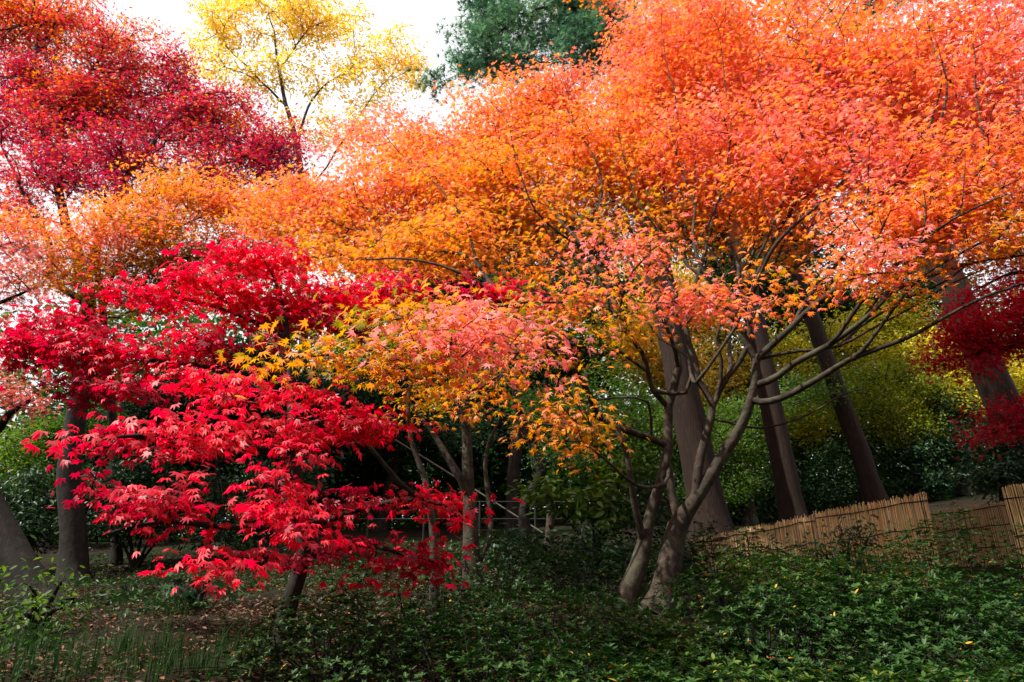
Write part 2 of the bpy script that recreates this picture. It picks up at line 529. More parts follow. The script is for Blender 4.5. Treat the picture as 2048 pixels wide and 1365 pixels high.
# ================================================================== the big orange maple (two stems)
big_limbs = [
    ([(1312, 1222, 6.0), (1335, 1140, 6.0), (1352, 1050, 6.0), (1384, 1000, 5.95), (1420, 945, 5.9), (1463, 876, 5.9), (1490, 825, 5.85), (1507, 770, 5.8), (1511, 720, 5.8)],
     [.118, .10, .087, .075, .068, .062, .056, .05, .045]),
    ([(1300, 1222, 6.0), (1245, 1212, 6.0), (1272, 1125, 6.0), (1293, 1040, 6.05), (1318, 960, 6.1), (1333, 890, 6.1), (1334, 815, 6.1), (1355, 745, 6.1), (1350, 680, 6.2), (1330, 600, 6.3), (1300, 520, 6.4), (1240, 420, 6.6), (1200, 330, 6.8)],
     [.075, .09, .078, .064, .058, .054, .052, .045, .04, .034, .028, .022, .014]),
    ([(1352, 1050, 6.0), (1342, 990, 6.05), (1334, 930, 6.1)], [.055, .05, .045]),
    ([(1386, 995, 5.95), (1391, 930, 5.9), (1408, 870, 5.9), (1420, 810, 5.9), (1393, 768, 5.9), (1388, 730, 5.9), (1372, 650, 5.9), (1390, 560, 5.9), (1420, 450, 5.9), (1440, 330, 6.0), (1445, 200, 6.1)],
     [.055, .05, .045, .04, .036, .034, .03, .027, .023, .017, .009]),
    ([(1420, 808, 5.9), (1432, 787, 5.9), (1452, 752, 5.85), (1496, 690, 5.8), (1500, 600, 5.7), (1530, 500, 5.6), (1600, 380, 5.5), (1620, 240, 5.6), (1625, 160, 5.6), (1596, 60, 5.7)],
     [.035, .034, .032, .03, .027, .024, .02, .016, .012, .007]),
    ([(1511, 720, 5.8), (1476, 663, 5.8), (1466, 620, 5.8), (1470, 540, 5.8), (1440, 450, 6.1), (1380, 350, 6.4), (1330, 250, 6.8)], [.04, .033, .029, .025, .02, .015, .01]),
    ([(1511, 722, 5.8), (1560, 680, 5.6), (1590, 650, 5.5), (1640, 600, 5.3), (1720, 540, 5.1), (1790, 480, 5.0), (1850, 390, 4.9), (1930, 300, 4.8)], [.042, .036, .033, .03, .026, .022, .017, .01]),
    ([(1508, 780, 5.8), (1556, 752, 5.7), (1590, 726, 5.55), (1652, 686, 5.4), (1686, 662, 5.3), (1728, 632, 5.15), (1797, 580, 5.0), (1883, 545, 4.8), (1968, 518, 4.6), (2070, 500, 4.4)],
     [.042, .038, .035, .031, .028, .025, .021, .017, .014, .01]),
    ([(1500, 812, 5.85), (1541, 800, 5.7), (1590, 787, 5.6), (1645, 756, 5.4), (1692, 718, 5.3), (1747, 698, 5.1), (1823, 677, 4.9), (1883, 645, 4.7), (1968, 594, 4.5), (2070, 555, 4.3)],
     [.042, .038, .035, .032, .028, .024, .02, .016, .013, .009]),
    ([(1690, 720, 5.3), (1730, 680, 5.1), (1780, 625, 4.9), (1840, 560, 4.7), (1930, 500, 4.5), (2050, 420, 4.3)], [.022, .019, .016, .014, .011, .008]),
    ([(1332, 875, 6.1), (1265, 856, 6.0), (1231, 849, 5.9), (1196, 829, 5.75), (1162, 760, 5.5), (1128, 705, 5.3), (1060, 653, 5.2), (1017, 622, 5.2), (990, 570, 5.3), (949, 519, 5.5), (887, 505, 5.7), (835, 496, 5.9), (766, 474, 6.2), (700, 452, 6.5), (600, 425, 6.8)],
     [.042, .038, .036, .034, .032, .03, .028, .026, .024, .021, .018, .016, .014, .011, .007]),
    ([(990, 570, 5.3), (945, 495, 5.5), (920, 440, 5.8), (870, 370, 6.2), (800, 310, 6.8)], [.019, .016, .013, .01, .006]),
    ([(1332, 815, 6.1), (1300, 780, 6.0), (1289, 746, 5.9), (1279, 705, 5.8), (1248, 657, 5.6), (1234, 620, 5.5), (1200, 540, 5.5), (1130, 450, 5.8), (1060, 350, 6.5), (1000, 270, 7.2)],
     [.034, .03, .028, .026, .024, .022, .019, .016, .012, .007]),
    ([(1270, 1080, 6.0), (1262, 1000, 5.9), (1257, 930, 5.85), (1250, 885, 5.8), (1235, 850, 5.8)], [.045, .036, .032, .03, .028]),
    ([(1341, 945, 6.05), (1320, 962, 5.8), (1290, 965, 5.5), (1255, 955, 5.2), (1210, 920, 5.0), (1160, 880, 4.8)], [.022, .019, .016, .014, .011, .008]),
    ([(1128, 705, 5.3), (1060, 705, 4.7), (980, 705, 4.2), (880, 700, 3.8), (760, 705, 3.5), (640, 715, 3.35)], [.02, .017, .014, .012, .009, .006]),
    ([(1234, 620, 5.5), (1170, 600, 5.0), (1080, 600, 4.5), (980, 620, 4.1), (860, 640, 3.8)], [.016, .013, .011, .009, .006]),
    ([(1203, 430, 6.6), (1198, 330, 6.8), (1140, 230, 7.2), (1090, 140, 7.6)], [.02, .017, .012, .007]),
    ([(1500, 600, 5.7), (1450, 590, 5.2), (1380, 600, 4.9), (1280, 600, 4.7)], [.016, .012, .01, .006]),
    ([(1740, 520, 5.1), (1740, 420, 5.0), (1830, 325, 4.8), (1900, 200, 4.8), (1860, 70, 5.0)], [.022, .019, .015, .012, .007]),
    ([(1850, 390, 4.9), (1960, 380, 4.6), (2080, 330, 4.4), (2200, 250, 4.3)], [.017, .014, .01, .007]),
]
big_limbs = [(p, [r if (k < 3 and i < 2) else r * .8 for k, r in enumerate(rr)]) for i, (p, rr) in enumerate(big_limbs)]
for (pts, r0) in [([(1355, 745, 6.1), (1330, 640, 5.8), (1270, 540, 5.7), (1200, 420, 6.0), (1150, 300, 6.6)], .022), ([(1372, 650, 5.9), (1330, 540, 6.2), (1290, 430, 6.5), (1290, 300, 6.9), (1270, 160, 7.4)], .022),
                  ([(1452, 752, 5.85), (1470, 640, 6.2), (1520, 520, 6.4), (1560, 400, 6.6), (1550, 260, 7.0)], .022), ([(1500, 600, 5.7), (1560, 480, 5.3), (1680, 360, 5.0), (1730, 240, 5.1), (1750, 100, 5.3)], .02),
                  ([(1590, 650, 5.5), (1640, 560, 5.6), (1730, 460, 5.7), (1840, 370, 5.7), (1930, 230, 6.0)], .02), ([(1652, 686, 5.4), (1720, 600, 5.0), (1800, 520, 4.6), (1900, 440, 4.3), (2020, 380, 4.1)], .018),
                  ([(1476, 663, 5.8), (1420, 560, 5.5), (1390, 470, 5.5), (1390, 380, 5.8), (1400, 240, 6.2)], .02), ([(1234, 620, 5.5), (1150, 510, 5.9), (1080, 430, 6.3), (1000, 330, 7.0)], .016),
                  ([(1017, 622, 5.2), (960, 560, 5.0), (880, 530, 5.0), (780, 520, 5.2), (700, 520, 5.5)], .016), ([(1279, 705, 5.8), (1220, 640, 5.9), (1160, 560, 6.2), (1090, 500, 6.6)], .017),
                  ([(1728, 632, 5.15), (1820, 530, 5.0), (1900, 450, 4.9), (2000, 330, 4.9)], .017), ([(1350, 680, 6.2), (1310, 560, 6.6), (1220, 470, 7.0), (1120, 380, 7.4)], .018)]:
    big_limbs.append((pts, list(np.linspace(r0, .006, len(pts)))))
for (pts, r0) in [([(1511, 722), (1554, 712), (1599, 702), (1674, 687), (1774, 635), (1874, 590), (1980, 530)], .019), ([(1420, 830), (1470, 845), (1524, 850), (1599, 835), (1669, 795), (1720, 780)], .013),
                  ([(1334, 815), (1365, 790), (1374, 720), (1319, 680), (1279, 620), (1240, 560)], .021), ([(1350, 740), (1384, 770), (1439, 700), (1474, 650), (1500, 590), (1510, 520)], .02),
                  ([(1430, 790), (1439, 725), (1431, 680), (1450, 610), (1440, 540), (1400, 470)], .02), ([(1470, 640), (1474, 590), (1459, 530), (1449, 480), (1470, 400), (1500, 300)], .02),
                  ([(1474, 590), (1504, 500), (1564, 460), (1589, 400), (1600, 300)], .017), ([(1390, 560), (1424, 500), (1459, 430), (1480, 350), (1530, 260)], .016),
                  ([(1454, 590), (1374, 535), (1369, 475), (1330, 400), (1310, 330)], .016), ([(1500, 600), (1524, 550), (1574, 470), (1624, 445), (1689, 410), (1790, 330)], .018),
                  ([(1560, 600), (1609, 520), (1674, 450), (1749, 410), (1860, 330)], .017), ([(1234, 620), (1174, 515), (1114, 460), (1074, 420), (1040, 330)], .016),
                  ([(1590, 650), (1650, 620), (1740, 575), (1830, 500), (1900, 470)], .016), ([(1640, 690), (1720, 650), (1800, 600), (1890, 570), (2000, 480)], .015),
                  ([(1290, 750), (1230, 700), (1190, 640), (1170, 570), (1110, 520)], .016), ([(1400, 650), (1440, 560), (1520, 470), (1540, 380)], .015),
                  ([(1690, 720), (1720, 640), (1780, 570), (1870, 500), (1950, 420)], .014), ([(1330, 840), (1290, 800), (1230, 790), (1170, 800), (1120, 790)], .015),
                  ([(1196, 829), (1150, 850), (1100, 850), (1030, 830), (960, 800)], .014), ([(1160, 760), (1100, 770), (1030, 760), (960, 740)], .012)]:
    yy = 5.85 - .0012 * max(0, pts[-1][0] - 1500) * np.linspace(0, 1, len(pts)) + (R.uniform(-.5, .5) - .0012 * max(0, 1300 - pts[-1][0])) * np.linspace(0, 1, len(pts))
    big_limbs.append(([(p[0], p[1], float(y)) for p, y in zip(pts, yy)], list(np.linspace(r0, .006, len(pts)))))
for (pts, r0) in [([(1203, 440), (1198, 330), (1150, 240), (1120, 150)], .013), ([(1250, 540), (1150, 430), (1060, 380), (960, 330), (880, 270)], .012), ([(1330, 500), (1270, 400), (1245, 300), (1235, 170)], .012),
                  ([(1440, 450), (1455, 330), (1460, 200), (1440, 60)], .012), ([(1520, 480), (1590, 340), (1623, 162), (1596, 65), (1570, -20)], .014), ([(1623, 165), (1665, 70), (1720, -10)], .009),
                  ([(1600, 400), (1700, 300), (1790, 210), (1850, 90)], .012), ([(1737, 427), (1830, 327), (1885, 180), (1850, 40)], .013), ([(1780, 480), (1900, 400), (1990, 280), (2060, 180)], .012),
                  ([(949, 519), (900, 430), (850, 370), (800, 300), (760, 250)], .011), ([(887, 505), (800, 440), (700, 400), (620, 370)], .010), ([(1104, 447), (1040, 350), (1010, 250), (980, 200)], .011),
                  ([(1380, 430), (1350, 300), (1350, 180), (1320, 60)], .011), ([(1700, 350), (1710, 220), (1690, 100)], .010), ([(1930, 330), (1960, 200), (1940, 60)], .010), ([(1560, 330), (1520, 220), (1530, 100)], .010)]:
    big_limbs.append(([(p[0], p[1], 6.35 - .0021 * max(0, p[0] - 1100) + .0016 * max(0, 1000 - p[0]) + .0007 * (440 - p[1])) for p in pts], list(np.linspace(r0, .004, len(pts)))))
big_pads = [
    (880, 440, 7.0, 170, 80, 0.6, 0.9, 0.5), (720, 480, 6.8, 170, 60, 0.6, 0.9, 0.5), (820, 360, 7.4, 160, 70, 0.6, 0.7, 0.58), (960, 470, 6.6, 150, 70, 0.6, 0.8, 0.46), (650, 400, 7.5, 150, 50, 0.6, 0.7, 0.63), (1450, 480, 6.6, 200, 60, 0.5, 0.17, 0.28),
    (1650, 480, 5.8, 180, 50, 0.5, 0.17, 0.34), (1260, 560, 6.3, 150, 50, 0.5, 0.14, 0.3), (900, 655, 3.25, 190, 22, 0.2, 1.1, 1.0), (1050, 690, 3.3, 90, 18, 0.2, 1.2, 1.0), (1120, 690, 3.6, 60, 16, 0.2, 1.0, 0.95), (1330, 230, 6.9, 150, 130, 0.7, 1.06, 0.66),
    (1270, 380, 6.5, 170, 70, 0.6, 0.7, 0.39), (1430, 430, 6.1, 150, 60, 0.5, 0.2, 0.31), (1880, 440, 4.9, 130, 50, 0.4, 1.0, 0.5), (1560, 380, 5.6, 170, 70, 0.6, 0.7, 0.5), (1660, 240, 5.6, 180, 100, 0.6, 0.88, 0.66), (1345, 90, 7.4, 140, 110, 0.9, 1.14, 0.69),
    (1120, 225, 7.8, 160, 80, 0.9, 1.28, 0.71), (960, 290, 7.8, 160, 100, 0.8, 1.14, 0.67), (830, 300, 8.0, 140, 80, 0.7, 0.48, 0.79), (730, 270, 8.4, 120, 75, 0.6, 0.26, 0.85), (1450, 110, 6.6, 210, 140, 1, 1.02, 0.68), (1660, 140, 5.9, 210, 150, 0.9, 1.02, 0.7),
    (1890, 140, 5.3, 220, 170, 0.9, 1.02, 0.75), (2100, 220, 4.9, 190, 200, 0.8, 0.89, 0.76), (1200, 320, 6.9, 220, 110, 0.9, 1.14, 0.62), (1000, 400, 6.8, 190, 95, 0.8, 1.3, 0.47), (790, 410, 7.1, 190, 75, 0.7, 0.9, 0.59), (620, 440, 7.3, 170, 60, 0.6, 0.9, 0.55),
    (1450, 310, 6.1, 220, 120, 0.9, 1.02, 0.66), (1700, 330, 5.3, 220, 110, 0.8, 1.02, 0.69), (1950, 350, 4.7, 200, 120, 0.7, 1.02, 0.71), (1310, 450, 6.1, 190, 70, 0.7, 0.21, 0.27), (1100, 470, 6.1, 160, 70, 0.7, 0.38, 0.3), (910, 510, 5.9, 190, 70, 0.6, 0.8, 0.44),
    (720, 530, 5.7, 150, 60, 0.5, 0.8, 0.4), (1550, 450, 5.4, 190, 65, 0.6, 0.18, 0.39), (1810, 445, 4.7, 200, 60, 0.5, 1.16, 0.47), (2010, 465, 4.4, 150, 45, 0.4, 1.01, 0.37), (1255, 490, 4.9, 110, 45, 0.3, 0.56, 0.81), (1190, 575, 4.7, 130, 40, 0.3, 0.5, 0.65),
    (1400, 600, 4.8, 150, 32, 0.3, 0.75, 0.75), (1520, 605, 4.5, 100, 30, 0.25, 0.56, 0.73), (1700, 505, 4.3, 160, 30, 0.3, 0.68, 0.83), (1620, 565, 4.7, 130, 40, 0.3, 0.43, 0.37), (1790, 550, 4.5, 130, 40, 0.3, 0.4, 0.32), (880, 630, 3.7, 210, 40, 0.3, 0.9, 0.5),
    (970, 685, 3.4, 170, 26, 0.22, 1.2, 0.9), (640, 705, 3.3, 130, 38, 0.25, 1.0, 0.22), (790, 735, 3.4, 150, 38, 0.25, 1.0, 0.25), (760, 650, 3.8, 120, 45, 0.3, 0.9, 0.2), (1000, 770, 4.3, 160, 60, 0.4, 0.35, 0.36), (1130, 840, 4.7, 150, 50, 0.4, 0.35, 0.22),
    (1060, 640, 4.6, 150, 60, 0.4, 0.5, 0.2), (1250, 670, 5.1, 110, 50, 0.4, 0.35, 0.2), (870, 790, 4.2, 110, 50, 0.4, 0.3, 0.25), (1200, 860, 5.0, 90, 40, 0.3, 0.3, 0.2), (1300, -110, 7.6, 230, 110, 1, 0.63, 0.66), (1700, -110, 6.2, 260, 120, 1, 0.63, 0.67),
    (2060, -110, 5.3, 260, 130, 1, 0.63, 0.75), (2300, 120, 5.0, 160, 200, 0.9, 0.63, 0.75), (2270, 380, 4.6, 150, 110, 0.7, 0.72, 0.55), (1550, 220, 8.0, 330, 170, 0.9, 0.63, 0.66), (1900, 260, 7.0, 260, 170, 0.9, 0.51, 0.67),
]
tree("maple_tree", "big two-stemmed maple with orange to coral leaves spreading over the right half", "tree", big_limbs, big_pads, ORANGE,
     leaf=(.036, .052), ksides=14, tip=.0031, density=150, m=17, spread=.13)

# ================================================================== the scarlet maple in front
red_limbs = [
    ([(566, 1302, 4.0), (572, 1240, 4.0), (598, 1150, 4.0), (610, 1080, 4.0), (604, 1000, 4.0), (592, 900, 4.0), (582, 760, 4.15), (570, 640, 4.3), (540, 530, 4.4)],
     [.052, .047, .043, .04, .034, .028, .022, .016, .009]),
    ([(606, 1060, 4.0), (500, 1045, 3.5), (350, 1045, 3.2), (210, 1080, 3.05)], [.022, .017, .012, .006]),
    ([(608, 1105, 4.0), (520, 1110, 3.5), (420, 1120, 3.15)], [.02, .014, .006]),
    ([(606, 1120, 4.0), (700, 1085, 4.0), (800, 1110, 3.9), (910, 1140, 3.9)], [.022, .017, .012, .006]),
    ([(600, 1030, 4.0), (720, 1010, 3.9), (850, 1000, 3.8), (925, 1040, 3.75)], [.022, .016, .012, .006]),
    ([(594, 925, 4.0), (460, 890, 3.5), (310, 880, 3.2), (170, 890, 3.1)], [.022, .016, .012, .006]),
    ([(590, 870, 4.0), (680, 840, 3.7), (760, 870, 3.5)], [.018, .013, .006]),
    ([(585, 790, 4.1), (400, 730, 4.1), (200, 700, 4.1), (30, 690, 4.2)], [.02, .015, .012, .006]),
    ([(575, 660, 4.3), (430, 615, 4.3), (270, 590, 4.4)], [.015, .012, .006]),
    ([(572, 650, 4.3), (700, 585, 4.7), (860, 585, 5.0), (1100, 620, 5.3)], [.016, .013, .01, .005]),
    ([(598, 960, 4.0), (570, 940, 3.4), (600, 1010, 3.1), (640, 1060, 2.95)], [.014, .011, .009, .005]),
]
red_pads = [
    (510, 525, 4.4, 120, 33, 0.3, 1.35, 0.8), (420, 590, 4.3, 120, 43, 0.34, 1.35, 0.85), (290, 600, 4.4, 80, 25, 0.26, 1.35, 0.75), (620, 600, 4.5, 150, 55, 0.38, 1.22, 0.75), (760, 590, 4.8, 110, 43, 0.34, 1.22, 0.75), (650, 655, 4.5, 140, 35, 0.3, 1.22, 0.5),
    (950, 590, 5.1, 110, 22, 0.26, 1.35, 0.65), (1090, 625, 5.3, 80, 22, 0.26, 1.35, 0.5), (110, 650, 4.2, 120, 37, 0.3, 1.35, 0.5), (60, 700, 4.2, 80, 35, 0.26, 1.35, 0.65), (210, 715, 4.1, 170, 37, 0.3, 1.22, 0.55), (330, 690, 4.1, 110, 31, 0.26, 0.94, 0.6),
    (170, 785, 4.1, 120, 25, 0.26, 1.22, 0.3), (420, 680, 4.1, 100, 31, 0.26, 0.94, 0.55), (290, 795, 3.9, 90, 23, 0.21, 0.94, 0.4), (420, 755, 3.6, 90, 22, 0.19, 1.62, 1.0), (540, 800, 3.5, 130, 33, 0.24, 1.1, 0.9), (610, 850, 3.4, 150, 39, 0.24, 1.0, 0.8),
    (730, 850, 3.5, 60, 33, 0.19, 1.0, 0.75), (410, 870, 3.25, 140, 23, 0.19, 1.1, 0.85), (250, 870, 3.15, 110, 22, 0.17, 1.0, 0.755), (190, 895, 3.1, 60, 19, 0.15, 1.0, 0.75), (330, 925, 3.3, 55, 12, 0.15, 0.8, 0.5), (570, 925, 3.05, 48, 20, 0.13, 1.2, 0.85),
    (230, 1000, 3.3, 80, 19, 0.17, 1.0, 0.5), (340, 1020, 3.1, 140, 28, 0.19, 1.1, 0.75), (250, 1075, 3.0, 70, 25, 0.15, 1.2, 0.75), (460, 975, 3.15, 110, 25, 0.17, 1.1, 0.85), (590, 1025, 3.05, 95, 25, 0.15, 1.2, 0.85), (640, 1080, 2.95, 30, 23, 0.1, 1.2, 0.9),
    (440, 1125, 2.95, 105, 17, 0.15, 1.2, 0.9), (550, 1090, 3.2, 100, 20, 0.17, 0.8, 0.5), (690, 1000, 3.8, 90, 25, 0.21, 0.9, 0.4), (830, 1005, 3.75, 90, 19, 0.19, 1.0, 0.75), (905, 1045, 3.75, 40, 16, 0.13, 1.2, 0.85), (820, 1115, 3.9, 95, 31, 0.21, 0.9, 0.4),
    (730, 1085, 3.9, 80, 25, 0.19, 0.8, 0.35), (900, 1150, 3.9, 45, 19, 0.14, 1.0, 0.5), (680, 1110, 3.7, 80, 22, 0.17, 0.8, 0.35), (755, 1175, 3.9, 32, 9, 0.1, 1.0, 0.55),
]
tree("maple_tree", "scarlet red maple in front, its leaves hanging in drooping tiers down to the grassy bank", "tree", red_limbs, red_pads, SCARLET,
     leaf=(.027, .052), jit=.2, tmpl=T_WIDE, m=19, density=140, spread=.09, tilt=.4, droop=.55, layer=3.6, tip=.0021, bark=B_DARK, ksides=10, flat=.2)

# ================================================================== trees at the left
crim_limbs = [
    ([(150, 1168, 9.0), (144, 1050, 9.0), (138, 940, 9.0), (150, 850, 9.0), (163, 780, 9.0), (172, 660, 9.1), (178, 570, 9.2)], [.17, .15, .14, .13, .12, .105, .095]),
    ([(178, 570, 9.2), (150, 500, 9.3), (115, 380, 9.6), (90, 260, 10), (70, 120, 10.4), (90, 0, 10.8)], [.09, .08, .065, .05, .035, .015]),
    ([(178, 570, 9.2), (195, 490, 9.4), (240, 380, 9.9), (330, 260, 10.4), (400, 190, 10.8)], [.08, .07, .055, .035, .015]),
    ([(175, 620, 9.1), (110, 565, 9.1), (95, 480, 9.2), (50, 390, 9.4), (0, 280, 9.8)], [.06, .05, .045, .03, .015]),
    ([(225, 400, 9.8), (330, 380, 10.2), (450, 330, 10.6), (560, 290, 10.8)], [.05, .04, .028, .012]),
    ([(90, 260, 10), (160, 170, 10.6), (230, 70, 11)], [.04, .028, .012]),
]
crim_pads = [
    (90, 330, 9.2, 110, 60, 0.5, 0.77, 0.36), (210, 290, 9.6, 120, 50, 0.5, 0.77, 0.21), (30, 250, 9.6, 90, 60, 0.5, 0.68, 0.41), (20, 420, 9.0, 90, 50, 0.5, 0.68, 0.46), (200, 370, 9.2, 100, 40, 0.5, 0.68, 0.16), (90, 230, 10.4, 90, 60, 0.6, 0.77, 0.45),
    (130, 320, 10.0, 90, 40, 0.6, 0.59, 0.4), (440, 250, 10.8, 90, 60, 0.6, 0.77, 0.42), (230, 200, 10.8, 130, 60, 0.7, 0.77, 0.6), (300, 370, 10.2, 110, 40, 0.6, 0.59, 0.2), (550, 330, 10.5, 70, 50, 0.6, 0.77, 0.27), (90, 50, 11, 140, 80, 0.9, 1.02, 0.75),
    (210, 110, 11, 130, 90, 0.9, 1.02, 0.62), (50, 170, 10.6, 120, 70, 0.8, 1.02, 0.45), (290, 190, 11, 120, 90, 0.9, 1.02, 0.35), (350, 130, 11, 45, 50, 0.5, 0.89, 0.32), (380, 240, 11, 130, 70, 0.8, 1.02, 0.3), (480, 215, 11, 65, 40, 0.5, 0.89, 0.27),
    (480, 310, 10.8, 110, 55, 0.7, 1.02, 0.27), (565, 270, 10.9, 60, 45, 0.5, 0.64, 0.32), (170, 250, 10.8, 130, 70, 0.8, 1.02, 0.4), (250, 330, 10.4, 110, 40, 0.7, 0.64, 0.3), (60, 290, 10.4, 110, 50, 0.7, 0.58, 0.4), (40, 390, 10, 100, 50, 0.6, 0.44, 0.45),
    (560, 360, 10.6, 60, 32, 0.5, 0.89, 0.17), (460, 370, 10.4, 80, 40, 0.5, 0.89, 0.17), (170, 360, 10, 110, 40, 0.6, 0.64, 0.25), (-100, 150, 10.8, 150, 150, 0.9, 0.64, 0.5), (60, -70, 11.2, 200, 80, 0.9, 0.64, 0.7), (560, 300, 10.7, 70, 60, 0.6, 0.77, 0.22),
    (150, 180, 10.7, 140, 80, 0.8, 0.68, 0.5), (10, 60, 10.8, 120, 80, 0.8, 0.68, 0.6), (330, 290, 10.6, 110, 60, 0.7, 0.68, 0.27), (520, 390, 10.4, 100, 35, 0.6, 0.77, 0.14), (400, 330, 10.4, 110, 50, 0.6, 0.68, 0.32),
]
tree("maple_tree", "tall crimson maple at far left, bare grey trunk below and dark forked limbs", "tree", crim_limbs, crim_pads, CRIMSON,
     leaf=(.042, .058), tmpl=T_STAR5, m=20, density=68, spread=.14, bark=B_DARK, tip=.0052, jit=.24, layer=3.6, step=.2, ridge=.06)

om_limbs = [
    ([(235, 1120, 10.2), (228, 900, 10), (212, 700, 9.6), (203, 600, 9.2), (196, 500, 8.8), (205, 440, 8.5)], [.07, .062, .055, .05, .042, .03]),
    ([(203, 600, 9.2), (260, 510, 8.8), (340, 460, 8.5), (450, 420, 8.3)], [.03, .025, .018, .009]),
    ([(196, 500, 8.8), (130, 450, 8.5), (60, 430, 8.3)], [.025, .018, .009]),
    ([(260, 510, 8.8), (350, 520, 8.5), (440, 510, 8.3), (520, 490, 8.2)], [.022, .016, .013, .008]),
]
om_pads = [
    (180, 525, 8.3, 150, 42, 0.6, 0.85, 0.29), (330, 590, 8.8, 120, 38, 0.5, 1.0, 0.24), (60, 545, 8.6, 90, 34, 0.5, 0.56, 0.34), (450, 540, 8.6, 120, 42, 0.5, 1.12, 0.24), (240, 585, 8.6, 120, 38, 0.5, 0.88, 0.19), (330, 420, 8.3, 150, 42, 0.5, 1.12, 0.48),
    (560, 410, 8.2, 100, 42, 0.5, 1.12, 0.53), (140, 475, 8.2, 160, 38, 0.6, 0.85, 0.68), (40, 475, 8.2, 100, 38, 0.5, 0.65, 0.76), (290, 450, 8.3, 150, 42, 0.6, 1.12, 0.36), (420, 490, 8.3, 140, 51, 0.6, 1.12, 0.4), (300, 540, 8.5, 110, 38, 0.5, 0.88, 0.19),
    (350, 360, 8.3, 110, 34, 0.6, 1.12, 0.4), (450, 400, 8.2, 120, 47, 0.6, 1.12, 0.45), (540, 460, 8.2, 100, 42, 0.5, 1.12, 0.43), (240, 455, 8.0, 120, 30, 0.5, 1.0, 0.73), (120, 545, 8.6, 100, 30, 0.5, 0.47, 0.14), (420, 560, 8.7, 130, 34, 0.5, 0.88, 0.24),
    (180, 615, 9, 100, 26, 0.5, 0.33, 0.14),
]
tree("maple_tree", "orange and olive leaved maple behind the scarlet tree, thin dark stem", "tree", om_limbs, om_pads, ORANGE,
     leaf=(.036, .05), tmpl=T_STAR5, m=18, density=110, spread=.14, bark=B_DARK, tip=.003, step=.18)

lean_limbs = [
    ([(95, 1222, 6.5), (45, 1140, 6.5), (0, 1060, 6.5), (-50, 960, 6.5), (-90, 800, 6.5), (-120, 600, 6.6)], [.17, .145, .13, .12, .10, .07]),
    ([(-90, 820, 6.5), (-20, 870, 6.2), (20, 830, 6.0), (60, 800, 5.8)], [.06, .045, .03, .012]),
    ([(-110, 680, 6.6), (-40, 620, 6.3), (60, 580, 6.1)], [.05, .03, .01]),
    ([(-120, 600, 6.6), (-60, 520, 6.4), (20, 490, 6.2)], [.05, .03, .01]),
]
lean_pads = [
    (20, 500, 6.2, 70, 32, 0.4, 1.4, 0.7), (50, 560, 6.1, 60, 28, 0.4, 1.4, 0.75), (10, 590, 6.2, 60, 30, 0.4, 1.17, 0.4), (35, 800, 5.8, 55, 22, 0.3, 2.11, 0.8), (-20, 770, 5.9, 60, 30, 0.4, 1.4, 0.5), (-130, 520, 6.5, 120, 90, 0.7, 1.4, 0.6),
    (20, 740, 6.0, 60, 25, 0.3, 0.94, 0.2),
]
tree("maple_tree", "maple with a thick dark trunk leaning out of the left edge and dusty pink leaves", "tree", lean_limbs, lean_pads, DUSTY,
     leaf=(.03, .04), m=14, density=150, bark=B_DARK, ridge=.08, ksides=14)

# ================================================================== yellow tree against the sky
ye_limbs = [
    ([(610, 1010, 20), (607, 600, 20), (600, 330, 20), (572, 210, 20), (558, 140, 20), (548, 60, 20.5)], [.17, .14, .10, .075, .055, .03]),
    ([(600, 330, 20), (600, 260, 20), (640, 180, 20), (700, 140, 20)], [.06, .05, .035, .02]),
    ([(572, 210, 20), (520, 160, 20), (450, 90, 20)], [.05, .035, .02]),
    ([(602, 400, 20), (680, 290, 20), (740, 200, 20), (790, 140, 20)], [.035, .03, .02, .01]),
    ([(558, 140, 20), (600, 80, 20), (640, 20, 20)], [.04, .03, .015]),
]
ye_pads = [
    (430, 60, 20, 70, 60, 1.6, 0.38, 0.4), (410, 140, 20, 50, 40, 1.4, 0.18, 0.5), (550, 40, 20, 120, 50, 1.6, 0.45, 0.4), (670, 60, 20, 90, 55, 1.6, 0.45, 0.5), (780, 110, 20, 90, 35, 1.6, 0.45, 0.6), (460, 150, 20, 90, 40, 1.6, 0.27, 0.4),
    (570, 160, 20, 100, 40, 1.6, 0.27, 0.3), (700, 150, 20, 110, 45, 1.6, 0.26, 0.5), (830, 135, 20, 45, 28, 1.2, 0.45, 0.6), (680, 250, 20, 130, 55, 1.5, 0.14, 0.5), (520, -20, 20, 140, 35, 1.5, 0.41, 0.4), (560, 270, 20, 110, 40, 1.5, 0.14, 0.3),
    (760, 200, 20, 90, 30, 1.4, 0.18, 0.5),
]
tree("oak_tree", "pale yellow leaved tree thin against the white sky, far behind the crimson maple", "tree", ye_limbs, ye_pads, YELLOW,
     leaf=(.07, .11), tmpl=T_OVAL, mat=M_FAR, m=24, density=26, spread=.2, bark=B_GREY, tip=.006, step=.3, tilt=.8, flat=.8)


# ================================================================== cedars (bare boles rising behind the orange maple)
def cedar(label, px0, py0, Y, px1, py1, r, crown_pads, extra=None):
    b_ = np.array([px0, py0]); t_ = np.array([px1, py1]); dv = t_ - b_
    pts = [(px0, py0, Y)] + [(*(b_ + dv * k), Y + (.2 * k)) for k in (.25, .6, 1.0, 1.5, 2.0)]
    rr = [r * 1.15, r, r * .93, r * .86, r * .72, r * .5]
    return tree("cedar_tree", label, "tree", [(pts, rr)], crown_pads, NEEDLE, leaf=(.10, .15), tmpl=T_NEEDLE, mat=M_NEEDLE, bark=B_SUGI,
                m=46, density=14, spread=.19, tilt=.8, flat=.8, tip=.005, step=.3, group="cedars behind the reed fence", ksides=22, ridge=.09, droop=.1, split=False)


